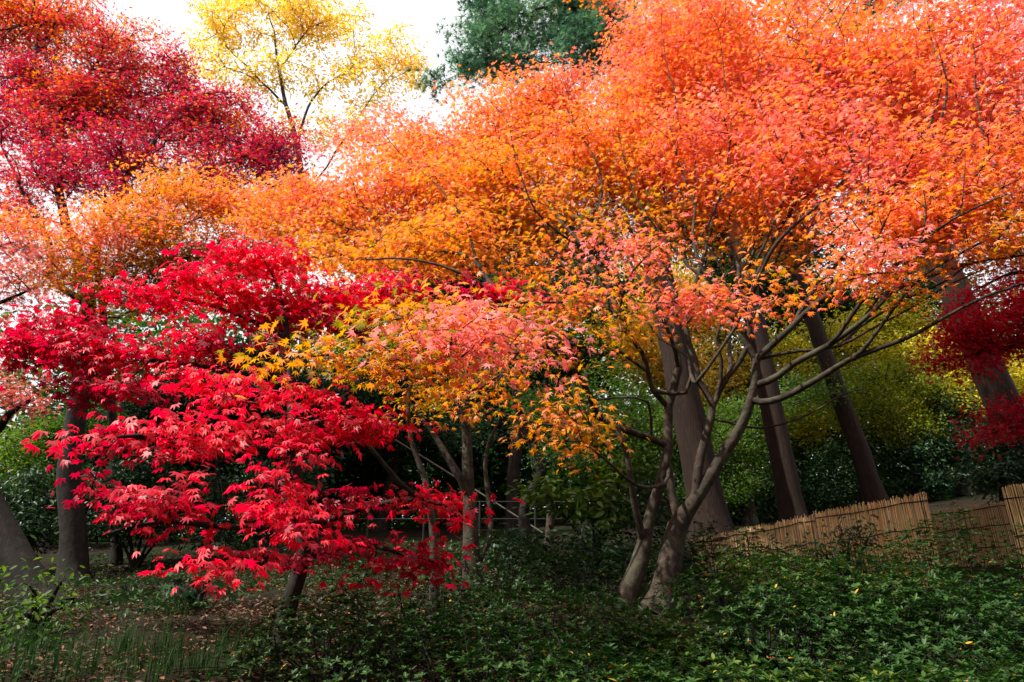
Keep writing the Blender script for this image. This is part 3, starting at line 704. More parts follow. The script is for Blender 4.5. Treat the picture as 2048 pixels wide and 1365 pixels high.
cedar("thickest cedar trunk, right behind the two-stemmed orange maple, dark green top against the sky", 1428, 1085, 11.2, 1312, 520, .285,
      [(1060, 60, 12.6, 110, 60, 1.0, 1.0, .75), (950, 100, 12.6, 60, 45, .8, 1.0, .8), (1220, 60, 12.2, 90, 60, .9, 1.0, .6), (1010, 130, 12.6, 70, 30, .7, 1.0, .7), (1150, 20, 12.4, 110, 70, 1.0, 1.0, .5), (1000, -20, 12.6, 90, 50, .9, .9, .5), (920, 130, 12.4, 35, 22, .5, 1.0, .4),
       (1180, 110, 12, 100, 60, .9, .7, .45), (1120, -120, 12.6, 180, 90, 1.2, .6, .5), (935, 40, 12.6, 28, 26, .5, .9, .5), (870, 165, 12.6, 18, 9, .3, .8, .4)])
cedar("cedar trunk with a long split in its bark standing behind the left reed panel", 1592, 1058, 12.0, 1467, 430, .20,
      [(1380, -80, 12.6, 150, 90, 1.2, .4, .4), (1400, 60, 12.6, 90, 60, .8, .4, .4)])
cedar("slim leaning cedar trunk rising behind the tallest reed panel", 1762, 1022, 13.2, 1608, 590, .18, [(1450, 120, 13.6, 120, 80, 1, .4, .4)])
cedar("pale cedar trunk at the right edge beside the dark red maple, sunlit above", 2080, 975, 10.0, 1890, 540, .25, [(1750, -40, 11, 140, 90, 1, .4, .4)])
cedar("distant pale bole between the split cedar and the slim leaning cedar", 1600, 905, 22, 1570, 700, .26, [(1500, 300, 22, 90, 90, 1, .3, .4)])

# ================================================================== dark red maple at the right edge
dr_limbs = [
    ([(2330, 1120, 8.0), (2310, 950, 7.8), (2270, 780, 7.5), (2220, 600, 7.2), (2180, 440, 7)], [.13, .11, .09, .07, .04]),
    ([(2270, 780, 7.5), (2150, 720, 6.9), (2000, 700, 6.6), (1880, 720, 6.5)], [.045, .035, .022, .008]),
    ([(2290, 870, 7.6), (2180, 850, 7.1), (2080, 850, 6.7), (1980, 870, 6.5)], [.04, .03, .02, .008]),
    ([(2220, 600, 7.2), (2120, 560, 6.9), (2020, 550, 6.8), (1950, 580, 6.8)], [.04, .03, .02, .008]),
]
dr_pads = [
    (1920, 650, 6.6, 70, 30, .4, 1.6, .5), (1960, 740, 6.5, 60, 22, .3, 1.4, .5),
    (1990, 620, 6.7, 100, 45, 0.45, 1.87, 0.6), (1930, 680, 6.6, 85, 35, 0.4, 1.87, 0.45), (2040, 670, 6.6, 90, 40, 0.45, 1.87, 0.5), (1885, 720, 6.5, 38, 26, 0.25, 1.7, 0.35), (2080, 600, 6.8, 80, 60, 0.5, 1.7, 0.6), (2010, 830, 6.5, 60, 28, 0.3, 1.87, 0.55),
    (2050, 800, 6.6, 50, 20, 0.3, 1.7, 0.55), (1970, 875, 6.45, 24, 24, 0.2, 1.7, 0.4), (2070, 850, 6.6, 60, 30, 0.3, 1.36, 0.4), (2000, 495, 7.0, 90, 40, 0.5, 1.02, 0.2), (2030, 550, 7, 60, 30, 0.4, 1.19, 0.35), (2200, 560, 7, 150, 120, 0.8, 0.85, 0.4),
    (2200, 750, 7, 120, 90, 0.7, 0.85, 0.4),
]
tree("maple_tree", "dark red maple reaching in from the right edge in front of the pale cedar trunk", "tree", dr_limbs, dr_pads, DKRED,
     leaf=(.03, .042), m=15, density=170, bark=B_DARK)


# ================================================================== slender stems in the middle
def slim(label, pts, rr, pads, pal=GREEN, bark=B_GREY, more=(), **k):
    a = dict(leaf=(.03, .04), tmpl=T_STAR5, m=12, density=110, bark=bark, tip=.002, split=True)
    a.update(k)
    return tree("slender_tree", label, "tree", [(pts, rr)] + list(more), pads, pal, group="slender trees under the maples", **a)


slim("brown forked slender tree between the scarlet and the two-stemmed maple", [(947, 1185, 6.6), (940, 1080, 6.6), (936, 1000, 6.6), (935, 930, 6.6), (930, 850, 6.6), (905, 760, 6.5), (880, 690, 6.4)],
     [.085, .075, .062, .055, .045, .035, .02], [(850, 800, 6.4, 120, 50, .4, .4, .25), (940, 740, 6.4, 120, 45, .4, .5, .3), (830, 720, 6.3, 90, 40, .4, .5, .3)], ORANGE,
     more=[([(938, 1160, 6.6), (975, 1090, 6.6), (972, 980, 6.6), (975, 900, 6.6), (1010, 820, 6.5)], [.03, .027, .024, .02, .012]),
           ([(936, 1000, 6.6), (905, 940, 6.5), (880, 900, 6.5), (830, 810, 6.4)], [.045, .038, .03, .015])], bark=B_MAPLE)
slim("thin pale straight stem beside the lowest red leaves", [(868, 1240, 5.4), (872, 1130, 5.4), (866, 1040, 5.4), (850, 950, 5.4), (822, 880, 5.4), (815, 780, 5.4), (840, 720, 5.4)],
     [.04, .035, .03, .025, .02, .016, .01], [(830, 760, 5.2, 90, 40, .3, .4, .2), (800, 830, 5.3, 70, 30, .3, .3, .25)], ORANGE, bark=B_GREY,
     more=[([(866, 1010, 5.4), (800, 960, 5.2), (740, 900, 5.0), (700, 870, 4.9)], [.024, .02, .015, .008])])
slim("dark crooked slender tree under the yellow sprays", [(1065, 1088, 9.6), (1050, 1020, 9.6), (1085, 940, 9.6), (1062, 880, 9.6), (1030, 800, 9.6), (1040, 720, 9.6)],
     [.09, .075, .07, .06, .045, .025], [(1080, 800, 9.5, 110, 45, .5, .7, .6), (1010, 730, 9.5, 110, 40, .5, .7, .7), (1140, 900, 9.2, 90, 40, .5, .6, .4)], GREEN, bark=B_DARK)
slim("slim brown stem left of the two-stemmed maple among green leaves", [(1100, 1090, 10), (1098, 1000, 10), (1075, 930, 10), (1060, 880, 10), (1035, 800, 10)],
     [.06, .055, .05, .04, .02], [(1150, 830, 10, 120, 50, .5, .7, .8), (1220, 760, 10, 90, 45, .5, .6, .7)], GREEN, bark=B_MAPLE)
slim("dark distant trunk behind the metal rail", [(1025, 1060, 13), (1028, 950, 13), (1035, 850, 13), (1040, 720, 13)], [.14, .12, .11, .08],
     [(1020, 690, 13, 150, 50, .8, .8, .4), (1120, 600, 13, 140, 60, .8, .8, .3), (920, 860, 13, 120, 50, .8, .6, .4)], DARKG, bark=B_DARK)

# ================================================================== background trees
BG = [
    ("evergreen_tree", "tall dark evergreen behind the fanning limbs of the two-stemmed maple", DARKG, 17, (1480, 1030), [(1490, 540, 17, 110, 80, 1.1, .8, .5), (1350, 450, 17, 110, 60, 1.1, .8, .4), (1580, 480, 17, 120, 80, 1.1, .7, .5), (1620, 600, 17, 90, 60, 1, .4, .6), (1480, 400, 17, 120, 60, 1, .7, .4)], (.06, .08), M_GLOSSY, T_OVAL, 30),
    ("evergreen_tree", "tall dark evergreen behind the middle of the orange canopy", DARKG, 17, (930, 1040), [(950, 540, 17, 120, 70, 1.1, .8, .3), (860, 600, 17, 120, 70, 1.1, .8, .3), (1080, 460, 17, 110, 60, 1, .7, .4), (820, 480, 17, 110, 60, 1, .6, .3), (1180, 480, 17, 90, 70, 1, .8, .4)], (.06, .08), M_GLOSSY, T_OVAL, 30),
    ("evergreen_tree", "dark evergreen low behind the scarlet maple's right side", DARKG, 15.5, (640, 1050), [(620, 960, 15.5, 120, 70, .9, .9, .3), (720, 940, 15.5, 110, 60, .9, .9, .3), (560, 820, 15.5, 110, 60, .9, .8, .3), (680, 820, 15.5, 110, 70, .9, .9, .3), (820, 850, 15.5, 90, 70, .9, .8, .4)], (.055, .075), M_GLOSSY, T_OVAL, 34),
    ("evergreen_tree", "dark evergreen behind the slender crooked tree in the middle", DARKG, 16.5, (1000, 1050), [(960, 900, 16.5, 110, 80, 1, .9, .4), (1060, 820, 16.5, 120, 80, 1, .9, .4), (1000, 740, 16.5, 120, 70, 1, .9, .4), (1140, 720, 16.5, 110, 70, 1, .8, .5)], (.055, .075), M_GLOSSY, T_OVAL, 34),
    ("evergreen_tree", "dark evergreen behind the bare grey trunk at left", DARKG, 14, (180, 1070), [(160, 980, 14, 120, 60, .9, .9, .35), (240, 900, 14, 110, 60, .9, .8, .35), (330, 930, 14, 110, 60, .9, .9, .3), (160, 860, 14, 90, 50, .9, .5, .4), (420, 930, 14, 110, 60, .9, .9, .3)], (.05, .07), M_GLOSSY, T_OVAL, 38),
    ("far_tree", "sunlit golden tree glowing behind the thick cedar trunk", YELLOW, 16, (1330, 1010), [(1310, 710, 16, 110, 70, 1.1, .8, .3), (1400, 630, 16, 100, 70, 1.1, .8, .4), (1240, 650, 16, 80, 60, 1, .8, .3), (1300, 570, 16, 100, 60, 1.1, .8, .4), (1450, 740, 16, 80, 50, 1, .8, .2), (1400, 800, 16, 70, 40, 1, .5, .1)], (.045, .065), M_FAR, T_OVAL, 36),
    ("far_tree", "bright yellow-green tree behind the slim leaning cedar", LIME, 15.5, (1720, 1000), [(1720, 680, 15.5, 110, 60, 1.1, .8, .9), (1800, 640, 15.5, 100, 50, 1.1, .6, .85), (1670, 770, 15.5, 90, 50, 1.1, .8, .8), (1600, 830, 15.5, 70, 60, 1.1, .8, .85), (1560, 700, 15.5, 70, 50, 1, .6, .9)], (.045, .06), M_FAR, T_OVAL, 36),
    ("far_tree", "lemon yellow tree behind the dark red maple", LIME, 14.5, (1930, 990), [(1920, 800, 14.5, 100, 60, 1.1, .9, .95), (1870, 710, 14.5, 90, 50, 1.1, .7, .9), (2030, 770, 14.5, 100, 70, 1.1, .8, .95)], (.045, .06), M_FAR, T_OVAL, 36),
    ("green_maple", "green leaved maple just right of the two-stemmed maple", GREEN, 13.5, (1500, 1040), [(1460, 900, 13.5, 100, 50, .9, .9, .85), (1350, 860, 13.5, 100, 50, .9, .8, .8), (1500, 820, 13.5, 100, 45, .9, .8, .8), (1430, 980, 13.4, 110, 40, .9, .9, .7), (1640, 780, 13.5, 90, 40, .9, .5, .8)], (.035, .045), M_FAR, T_STAR5, 60),
    ("green_maple", "green leaved maple left of the two-stemmed maple", GREEN, 14, (1215, 1050), [(1180, 900, 14, 110, 60, .9, .8, .7), (1250, 820, 14, 110, 55, .9, .8, .8), (1110, 820, 14, 90, 50, .9, .8, .7), (1260, 930, 14, 90, 50, .9, .8, .7)], (.035, .045), M_FAR, T_STAR5, 60),
    ("green_maple", "olive yellow maple with drooping sprays just right of the slim leaning cedar", LIME, 14.0, (1830, 1010), [(1740, 810, 14.1, 120, 40, .6, .8, .45), (1800, 860, 14.0, 90, 35, .6, .8, .45), (1680, 760, 14.2, 90, 30, .6, .7, .4), (1850, 780, 14.0, 70, 40, .6, .7, .35), (1790, 740, 14.0, 90, 30, .5, .5, .45)], (.03, .04), M_FAR, T_STAR5, 62),
    ("evergreen_tree", "blue-green evergreen between the slim cedar and the dark red maple", DARKG, 16, (1840, 960), [(1840, 620, 16, 110, 60, 1, .45, .7), (1740, 600, 16, 100, 60, 1, .4, .7), (1880, 540, 16, 100, 60, 1, .4, .7), (1650, 620, 16, 110, 60, 1, .5, .6), (1560, 560, 16, 110, 60, 1, .5, .7)], (.05, .07), M_GLOSSY, T_OVAL, 36),
    ("evergreen_tree", "dark evergreen behind the gap in the scarlet maple", DARKG, 13, (430, 1060), [(430, 820, 13, 80, 60, .9, 1.0, .3), (330, 800, 13, 100, 50, .9, .6, .3), (540, 750, 13, 110, 60, .9, .8, .3), (640, 790, 13, 110, 60, .9, .9, .3), (480, 700, 13, 100, 30, .7, .35, .3), (260, 860, 13, 90, 50, .9, .8, .3), (560, 880, 13, 150, 60, .9, .9, .25)], (.05, .07), M_GLOSSY, T_OVAL, 40),
    ("evergreen_tree", "dark evergreen behind the yellow sprays of the orange maple", DARKG, 14.5, (760, 1060), [(730, 860, 14.5, 110, 70, .9, 1.0, .3), (760, 760, 14.5, 110, 60, .9, 1.0, .3), (880, 760, 14.5, 110, 60, .9, .8, .4), (950, 660, 14.5, 110, 60, .9, .8, .4), (1080, 560, 14.5, 110, 60, .9, .9, .4), (1200, 590, 14.5, 90, 60, .9, .8, .4)], (.05, .07), M_GLOSSY, T_OVAL, 36),
    ("evergreen_tree", "pale green tree at the left edge under the pink leaves", GREEN, 12, (90, 1090), [(90, 870, 12, 100, 35, .8, .6, .9), (30, 900, 12, 70, 30, .7, .4, 1.0), (200, 850, 12, 80, 30, .7, .5, .5), (100, 960, 12, 90, 35, .8, .6, .8)], (.04, .055), M_FAR, T_OVAL, 50),
    ("far_tree", "tawny orange tree low in the gap at the left edge", YELLOW, 24, (60, 1050), [(60, 960, 24, 110, 30, 1.4, .6, .7), (300, 940, 24, 90, 40, 1.4, .5, .5), (380, 860, 24, 60, 40, 1.2, .25, .6)], (.06, .08), M_FAR, T_OVAL, 26),
]
for (nm, lab, pal, Y, b_, pads, lf, mt, tp, dn) in BG:
    x0, y0 = b_
    cx = sum(p[0] for p in pads) / len(pads); cy = min(p[1] for p in pads)
    pts = [(x0, y0, Y), (x0 * .7 + cx * .3, y0 * .6 + cy * .4, Y), (cx, cy * .8 + y0 * .2, Y)]
    s_ = Y / 100
    tree(nm, lab, "tree", [(pts, [.9 * s_, .6 * s_, .22 * s_])], pads, pal, leaf=lf, tmpl=tp, mat=mt, m=20, density=dn * 3.2, spread=.16 if Y < 15 else .22, tilt=.7, flat=.6,
         tip=.004, step=.3, bark=B_DARK if pal is DARKG else B_GREY, split=False)


# ------------------------------------------------------------------ the far wood: one dense mass beyond the trees
nw = 120000
wx = R.uniform(-17, 17, nw); wy = R.uniform(15.5, 27, nw)
wz = ground(wx, wy)
top = 1.8 + 5.2 * vnoise(np.stack([wx, wy, 0 * wx], 1), .28, 91) + 1.4 * vnoise(np.stack([wx, wy, 0 * wx], 1), .9, 92)
wp = np.stack([wx, wy, wz + top * R.uniform(0, 1, nw) ], 1)
wt = .35 + (vnoise(wp, .3, 93) - .5) * 1.0 + R.normal(0, .15, nw)
wk = ~((np.abs(wx - (wy * .22)) < 1.0) & (wy < 17)); wp, wt = wp[wk], wt[wk]; nw = len(wp)
o = link("far_wood", leaves_mesh("far_wood", wp, R.normal(0, .7, (nw, 3)) + np.array([0, -.3, 1]), R.normal(0, 1, (nw, 3)), R.uniform(.09, .16, nw), ramp(GREEN, wt) * .8, T_OVAL), M_FAR)
tag(o, "dark green wood closing the view low down behind all the trunks", "wood", kind="stuff")

# ================================================================== shrubs
def shrub(label, px, Y, pads, pal=DARKG, leaf=(.035, .055), name="evergreen_shrub", tmpl=T_OVAL, mat=M_GLOSSY, dn=60, m=16, tilt=.55, spread=.1, group=None, **k):
    g = gpt(px, Y)
    limbs = []
    for i, pd in enumerate(pads[:5]):
        c = P(pd[0], pd[1], pd[2])
        q0 = (px, 0, Y)
        limbs.append(([tuple(g) + (0,), tuple(g * .5 + c * .5 + np.array([0, 0, .05])) + (0,), tuple(c) + (0,)], [.025, .018, .008]))
    return tree(name, label, "shrub", limbs, pads, pal, leaf=leaf, tmpl=tmpl, mat=mat, m=m, density=dn * 1.9, spread=spread, tilt=tilt, flat=.7, tip=.002, step=.18, bark=B_DARK,
                split=False, group=group, crown="foliage", **k)


shrub("dark camellia shrub at the left edge behind the leaning trunk", 40, 9.6, [(30, 1000, 9.6, 80, 60, .6, .9, .5), (80, 1050, 9.5, 70, 50, .5, .9, .5), (10, 1080, 9.4, 70, 50, .5, .8, .4), (70, 960, 9.7, 60, 30, .5, .6, .7)])
shrub("dark camellia shrub right of the bare grey trunk at left", 270, 9.8, [(240, 970, 9.8, 80, 55, .6, .9, .35), (310, 940, 9.8, 80, 50, .6, .9, .35), (220, 1050, 9.6, 70, 45, .5, .8, .35), (330, 1030, 9.7, 90, 50, .6, .9, .25), (400, 980, 9.9, 90, 60, .6, .8, .25)])
shrub("dark leafy shrub behind the lowest scarlet tiers", 520, 9.6, [(500, 1020, 9.6, 110, 55, .6, .8, .25), (600, 960, 9.7, 110, 60, .6, .8, .3), (440, 1080, 9.4, 80, 30, .5, .6, .4)])
shrub("laurel shrub between the thick cedar and the split cedar", 1510, 14.0, [(1500, 1000, 14.2, 90, 45, .6, .9, .5), (1470, 1040, 13.9, 80, 30, .5, .8, .4), (1560, 960, 14.4, 70, 40, .5, .8, .5)], group="laurels behind the reed fence")
shrub("laurel shrub between the split cedar and the slim leaning cedar", 1680, 14.0, [(1670, 950, 14.3, 70, 50, .6, 1.0, .55), (1650, 1000, 13.9, 70, 35, .5, .9, .45), (1700, 890, 14.4, 70, 40, .5, .8, .6)], group="laurels behind the reed fence")
shrub("tall laurel shrub right of the slim leaning cedar", 1860, 13.8, [(1830, 930, 13.8, 70, 55, .6, 1.0, .5), (1900, 890, 13.9, 80, 55, .6, 1.0, .5), (1880, 970, 13.6, 90, 30, .5, .9, .45), (1920, 820, 14.0, 60, 50, .5, .8, .5), (1870, 800, 14.2, 40, 50, .4, .5, .5)], group="laurels behind the reed fence")
shrub("laurel shrub under the lower dark red spray at the right edge", 2010, 9.8, [(2000, 950, 9.6, 90, 40, .6, 1.0, .55), (2060, 900, 9.8, 80, 50, .6, 1.0, .5), (1990, 880, 10, 60, 40, .5, .8, .6)], group="laurels behind the reed fence")
shrub("rhododendron with long leaves in rosettes left of the two-stemmed maple", 1190, 8.6, [(1180, 1000, 8.5, 70, 30, .4, .6, .75), (1090, 990, 8.6, 60, 26, .4, .6, .75), (1200, 1050, 8.4, 70, 22, .4, .6, .6), (1250, 940, 8.8, 70, 30, .4, .5, .8)], GREEN, (.05, .085))
shrub("low dark shrub in the shade between slender trunks", 1080, 8.2, [(1060, 1090, 8.0, 120, 30, .6, .8, .4), (1180, 1100, 7.8, 100, 35, .6, .8, .4), (1000, 1120, 7.6, 80, 30, .5, .7, .4)])
shrub("dim green shrub behind the left stem of the two-stemmed maple", 1290, 8.8, [(1280, 1050, 8.8, 90, 50, .5, .8, .5), (1230, 1120, 8.0, 80, 40, .5, .8, .5), (1300, 960, 9.4, 60, 40, .5, .8, .7), (1370, 1110, 8.4, 50, 35, .4, .8, .4)])
shrub("bluish green shrub growing over the reed screen in front of the panels", 1700, 7.3, [(1700, 1085, 7.3, 60, 24, .3, 1.0, .6), (1640, 1105, 7.3, 60, 20, .3, .9, .6), (1560, 1110, 7.4, 50, 14, .3, .5, .5), (1745, 1062, 7.3, 30, 16, .2, .9, .6)], DARKG, (.022, .034), dn=110)
shrub("thin pale green shrub with drooping twigs in the bottom left corner", 60, 4.6, [(60, 1180, 4.5, 80, 24, .3, 1.3, .8), (120, 1160, 4.6, 60, 16, .25, 1.2, .8), (40, 1250, 4.3, 80, 30, .3, 1.4, .75), (130, 1230, 4.4, 70, 26, .3, 1.2, .7), (30, 1310, 4.1, 80, 34, .3, 1.5, .6), (150, 1300, 4.1, 60, 30, .3, 1.0, .5)], GREEN, (.02, .03), dn=90, m=9, mat=M_FAR)
shrub("low bright green plant with broad leaves beside the scarlet maple's bank", 400, 5.6, [(390, 1175, 5.6, 55, 12, .25, .9, .4), (430, 1165, 5.6, 30, 12, .2, .9, .4), (350, 1180, 5.6, 30, 10, .2, .8, .4)], DARKG, (.07, .10), name="broad_leaved_plant", tmpl=T_WIDE, dn=26, m=4, tilt=.3, mat=M_GLOSSY)


# ------------------------------------------------------------------ azalea hedge: mounds of leaf whorls
def azalea(label, px, Y, rx, ry, h, leaf=(.014, .022), dens=620, tone=.5):
    g = gpt(px, Y)
    n_ = int(dens * 4.0 * rx * max(ry, h))
    u = R.normal(0, 1, (n_ * 2, 3)); u[:, 2] = np.abs(u[:, 2]) * 1.1; u = norm(u)
    rr = 1 + .36 * (vnoise(u * 2.0 + g, 1.5, 41) - .5) + .2 * (vnoise(u * 3.0 + g, 3.1, 42) - .5)
    depth = R.uniform(0, 1, len(u)) ** 2.2 * .3
    pt = g + u * np.array([rx, ry, h]) * (rr - depth)[:, None]
    zg = ground(pt[:, 0], pt[:, 1])
    pt[:, 2] = pt[:, 2] - g[2] + zg * .85 + g[2] * .15
    keep = (pt[:, 2] > zg + .005)
    pt, u = pt[keep][:n_], u[keep][:n_]
    ax = norm(u * np.array([.5, .5, .7]) + np.array([0, 0, .75]) + R.normal(0, .25, pt.shape))
    k = 6
    rep = np.repeat(np.arange(len(pt)), k)
    a = np.tile(np.arange(k) * 2 * pi / k, len(pt)) + np.repeat(R.uniform(0, 6, len(pt)), k) + R.normal(0, .25, len(rep))
    s = norm(np.cross(ax, np.array([.3, .9, .1]))); t = np.cross(ax, s)
    d = s[rep] * np.cos(a)[:, None] + t[rep] * np.sin(a)[:, None]
    size = R.uniform(leaf[0] * .75, leaf[1] * .95, len(rep))
    el = R.uniform(.05, .75, len(rep))[:, None]
    fw_ = norm(d + ax[rep] * el)
    pp = pt[rep] + fw_ * size[:, None] * .95
    nn = ax[rep] - d * el
    tt = tone + (vnoise(pp, 2.2, 51) - .5) * .7 + R.normal(0, .14, len(rep))
    pal = [(0, (.008, .027, .006)), (.5, (.021, .066, .012)), (.85, (.055, .115, .016)), (1, (.14, .18, .03))]
    c = ramp(pal, tt)
    odd = R.uniform(0, 1, len(rep))
    c[odd < .004] = (.5, .3, .03)
    c[(odd > .004) & (odd < .006)] = (.3, .06, .03)
    root = thing("azalea_bush", label, "bush", Vector(g), "azalea bushes along the bank")
    link("foliage", leaves_mesh("foliage", pp, nn, fw_, size, c, T_OVAL), M_GLOSSY, root)
    tb = Tubes()
    q = R.choice(len(pt), min(30, len(pt)), replace=False)
    for i in q:
        e_ = pt[i]; s0 = g + (e_ - g) * np.array([.25, .25, 0]) + R.normal(0, .03, 3) * np.array([1, 1, 0]); s0[2] = ground(s0[0], s0[1])[0] - .02
        mdp = s0 * .5 + e_ * .5 + R.normal(0, .03, 3)
        tb.add([s0, mdp, e_], [.007, .005, .0025], 4)
    tb.build("stem", B_DARK, root)


for a in [
    ("low azalea bush with fine leaves right beside the scarlet maple's trunk", 640, 3.75, .42, .4, .26, (.010, .015), 640, .35),
    ("azalea bush at the bottom edge below the scarlet maple's trunk", 720, 3.3, .62, .55, .42, (.011, .017), 620, .35),
    ("azalea bush at the bottom edge under the thin pale stem", 960, 3.1, .66, .6, .5, (.011, .017), 620, .38),
    ("azalea bush at the bottom edge left of the two-stemmed maple", 1200, 3.0, .68, .6, .52, (.012, .019), 620, .42),
    ("azalea bush at the bottom edge straight below the two-stemmed maple", 1450, 2.9, .66, .6, .55, (.014, .022), 560, .5),
    ("large-leaved azalea bush at the bottom edge below the left reed panel", 1720, 2.85, .7, .6, .56, (.015, .024), 540, .55),
    ("large-leaved azalea bush in the bottom right corner", 2000, 2.8, .7, .6, .56, (.016, .025), 540, .6),
    ("azalea bush running out of the right edge at the bottom", 2300, 2.9, .7, .6, .55, (.016, .025), 500, .6),
    ("azalea bush behind the bottom row, at the foot of the thin pale stem", 820, 4.5, .7, .6, .5, (.012, .018), 560, .4),
    ("azalea bush in the middle of the bank left of the two-stemmed maple's foot", 1080, 4.6, .85, .7, .38, (.013, .02), 560, .45),
    ("azalea bush right at the foot of the two-stemmed maple", 1340, 4.4, .8, .6, .20, (.014, .022), 560, .5),
    ("azalea bush on the bank right of the two-stemmed maple's foot", 1560, 4.4, .85, .75, .62, (.014, .022), 560, .5),
    ("azalea bush on the bank below the tallest reed panel", 1800, 4.25, .85, .75, .65, (.014, .023), 560, .5),
    ("azalea bush on the bank below the recessed brown reed panel", 2050, 4.2, .85, .75, .66, (.014, .023), 560, .5),
    ("dark azalea bush between the two-stemmed maple and the left reed panel", 1440, 6.4, .75, .7, .74, (.014, .022), 520, .35),
    ("azalea bush hiding the lower part of the left reed panel", 1600, 6.2, .75, .7, .58, (.014, .022), 520, .4),
    ("azalea bush hiding the lower part of the tallest reed panel", 1790, 5.9, .8, .7, .62, (.014, .022), 520, .45),
    ("highest azalea bush, in front of the recessed brown reed panel", 1950, 5.7, .74, .65, .86, (.014, .022), 520, .45),
    ("azalea bush at the right edge below the rightmost reed panel", 2130, 5.4, .7, .65, .56, (.014, .022), 520, .5),
    ("azalea bush in the dark hollow behind the slender brown tree", 1010, 6.6, .8, .6, .5, (.013, .02), 480, .35),
    ("azalea bush in the dark hollow left of the maple's two stems", 1170, 6.9, .7, .6, .36, (.013, .02), 480, .35),
]:
    azalea(*a)


# ------------------------------------------------------------------ reed screen fence
def reed_mat(name, k):
    m_, n_, l_, b_ = mat_new(name)
    at = n_.new("ShaderNodeAttribute"); at.attribute_name = "pigment"
    tx = n_.new("ShaderNodeTexCoord")
    mp = n_.new("ShaderNodeMapping"); mp.inputs["Scale"].default_value = (60, 60, 5)
    nz_ = n_.new("ShaderNodeTexNoise"); nz_.inputs["Scale"].default_value = 1; nz_.inputs["Detail"].default_value = 4
    l_.new(tx.outputs["Object"], mp.inputs["Vector"]); l_.new(mp.outputs["Vector"], nz_.inputs["Vector"])
    mr = n_.new("ShaderNodeMapRange"); mr.inputs["To Min"].default_value = .55; mr.inputs["To Max"].default_value = 1.3
    l_.new(nz_.outputs["Fac"], mr.inputs["Value"])
    mu = n_.new("ShaderNodeMix"); mu.data_type = 'RGBA'; mu.blend_type = 'MULTIPLY'; mu.inputs["Factor"].default_value = 1
    l_.new(at.outputs["Color"], mu.inputs["A"]); l_.new(mr.outputs["Result"], mu.inputs["B"])
    l_.new(mu.outputs["Result"], b_.inputs["Base Color"])
    b_.inputs["Roughness"].default_value = .6
    return m_


M_REED = reed_mat("dry_reed", 1)
M_WIRE = bark_mat("binding_wire", (.012, .011, .01), (.02, .018, .016), (.04, .035, .03))


def reed_panel(label, pL, pR, h, tone, wires=(.06, .3, .58, .85), ragged=.03):
    """pL,pR: (px,py,Y) of the top corners"""
    a, b_ = P(*pL), P(*pR)
    Lx = np.linalg.norm((b_ - a)[:2])
    n_ = int(Lx / .0072)
    g = a * .5 + b_ * .5; g = np.array([g[0], g[1], ground(g[0], g[1])[0]])
    root = thing("reed_panel", label, "fence panel", Vector(g), "reed screen fence panels")
    V, F, C = [], [], []
    k = 5
    along = norm(b_ - a); out = norm(np.cross(along, (0, 0, 1)))
    for i in range(n_):
        t = (i + .5) / n_
        top = a + (b_ - a) * t + along * R.normal(0, .003) + out * R.normal(0, .005)
        top[2] += R.normal(0, ragged * .5) - (abs(R.normal(0, ragged)) if R.uniform() < .15 else 0) + .02 * (vnoise(np.array([[t * 6, h, tone]]), 1, 61)[0] - .5)
        bot = top - np.array([0, 0, h]) + along * R.normal(0, .012) + out * R.normal(0, .008)
        r_ = R.uniform(.0035, .006)
        ang = np.arange(k) * 2 * pi / k
        ring = (along[None] * np.cos(ang)[:, None] + out[None] * np.sin(ang)[:, None]) * r_
        nb = len(V) * 2 * k
        V.append(np.concatenate([bot + ring, top + ring * .8]))
        j = np.arange(k); j2 = (j + 1) % k
        F.append(np.stack([j, j2, k + j2, k + j], 1) + i * 2 * k)
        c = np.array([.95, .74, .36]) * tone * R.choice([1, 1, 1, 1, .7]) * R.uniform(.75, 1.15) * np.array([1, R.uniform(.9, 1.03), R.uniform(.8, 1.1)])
        C.append(np.repeat(c[None], 2 * k, 0))
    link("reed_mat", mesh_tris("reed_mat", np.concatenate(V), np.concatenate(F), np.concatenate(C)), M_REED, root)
    for wz in wires:
        tb = Tubes()
        q = np.linspace(0, 1, max(8, int(Lx / .07)))
        pts = a[None] + (b_ - a)[None] * q[:, None] - np.array([0, 0, 1.0]) * (h * wz) - out[None] * np.sign(np.dot(out, a - CAM)) * .011
        pts[:, 2] += (vnoise(np.stack([q * 9, q * 0 + wz * 9, q * 0], 1), 1, 71) - .5) * .035
        tb.add(pts, np.full(len(q), .006), 5)
        tb.build("binding_wire", M_WIRE, root)
    tb = Tubes()
    for q in (.04, .96):
        c = a * (1 - q) + b_ * q + out * np.sign(np.dot(out, a - CAM)) * .035
        z = ground(c[0], c[1])[0]
        tb = Tubes(); tb.add([np.array([c[0], c[1], z - .1]), c - np.array([0, 0, .08])], [.022, .02], 8)
        tb.build("post", B_DARK, root)


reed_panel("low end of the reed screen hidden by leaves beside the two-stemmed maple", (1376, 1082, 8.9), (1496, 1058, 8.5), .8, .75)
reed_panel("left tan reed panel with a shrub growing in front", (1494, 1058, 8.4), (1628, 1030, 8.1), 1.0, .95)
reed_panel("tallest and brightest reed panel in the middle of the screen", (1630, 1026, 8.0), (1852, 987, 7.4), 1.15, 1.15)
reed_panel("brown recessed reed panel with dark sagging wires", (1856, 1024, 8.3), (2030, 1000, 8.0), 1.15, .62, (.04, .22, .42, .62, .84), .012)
reed_panel("rightmost reed panel cut by the photo's edge", (2002, 976, 7.0), (2140, 950, 6.7), 1.35, 1.1, (.09, .35, .6, .85), .008)


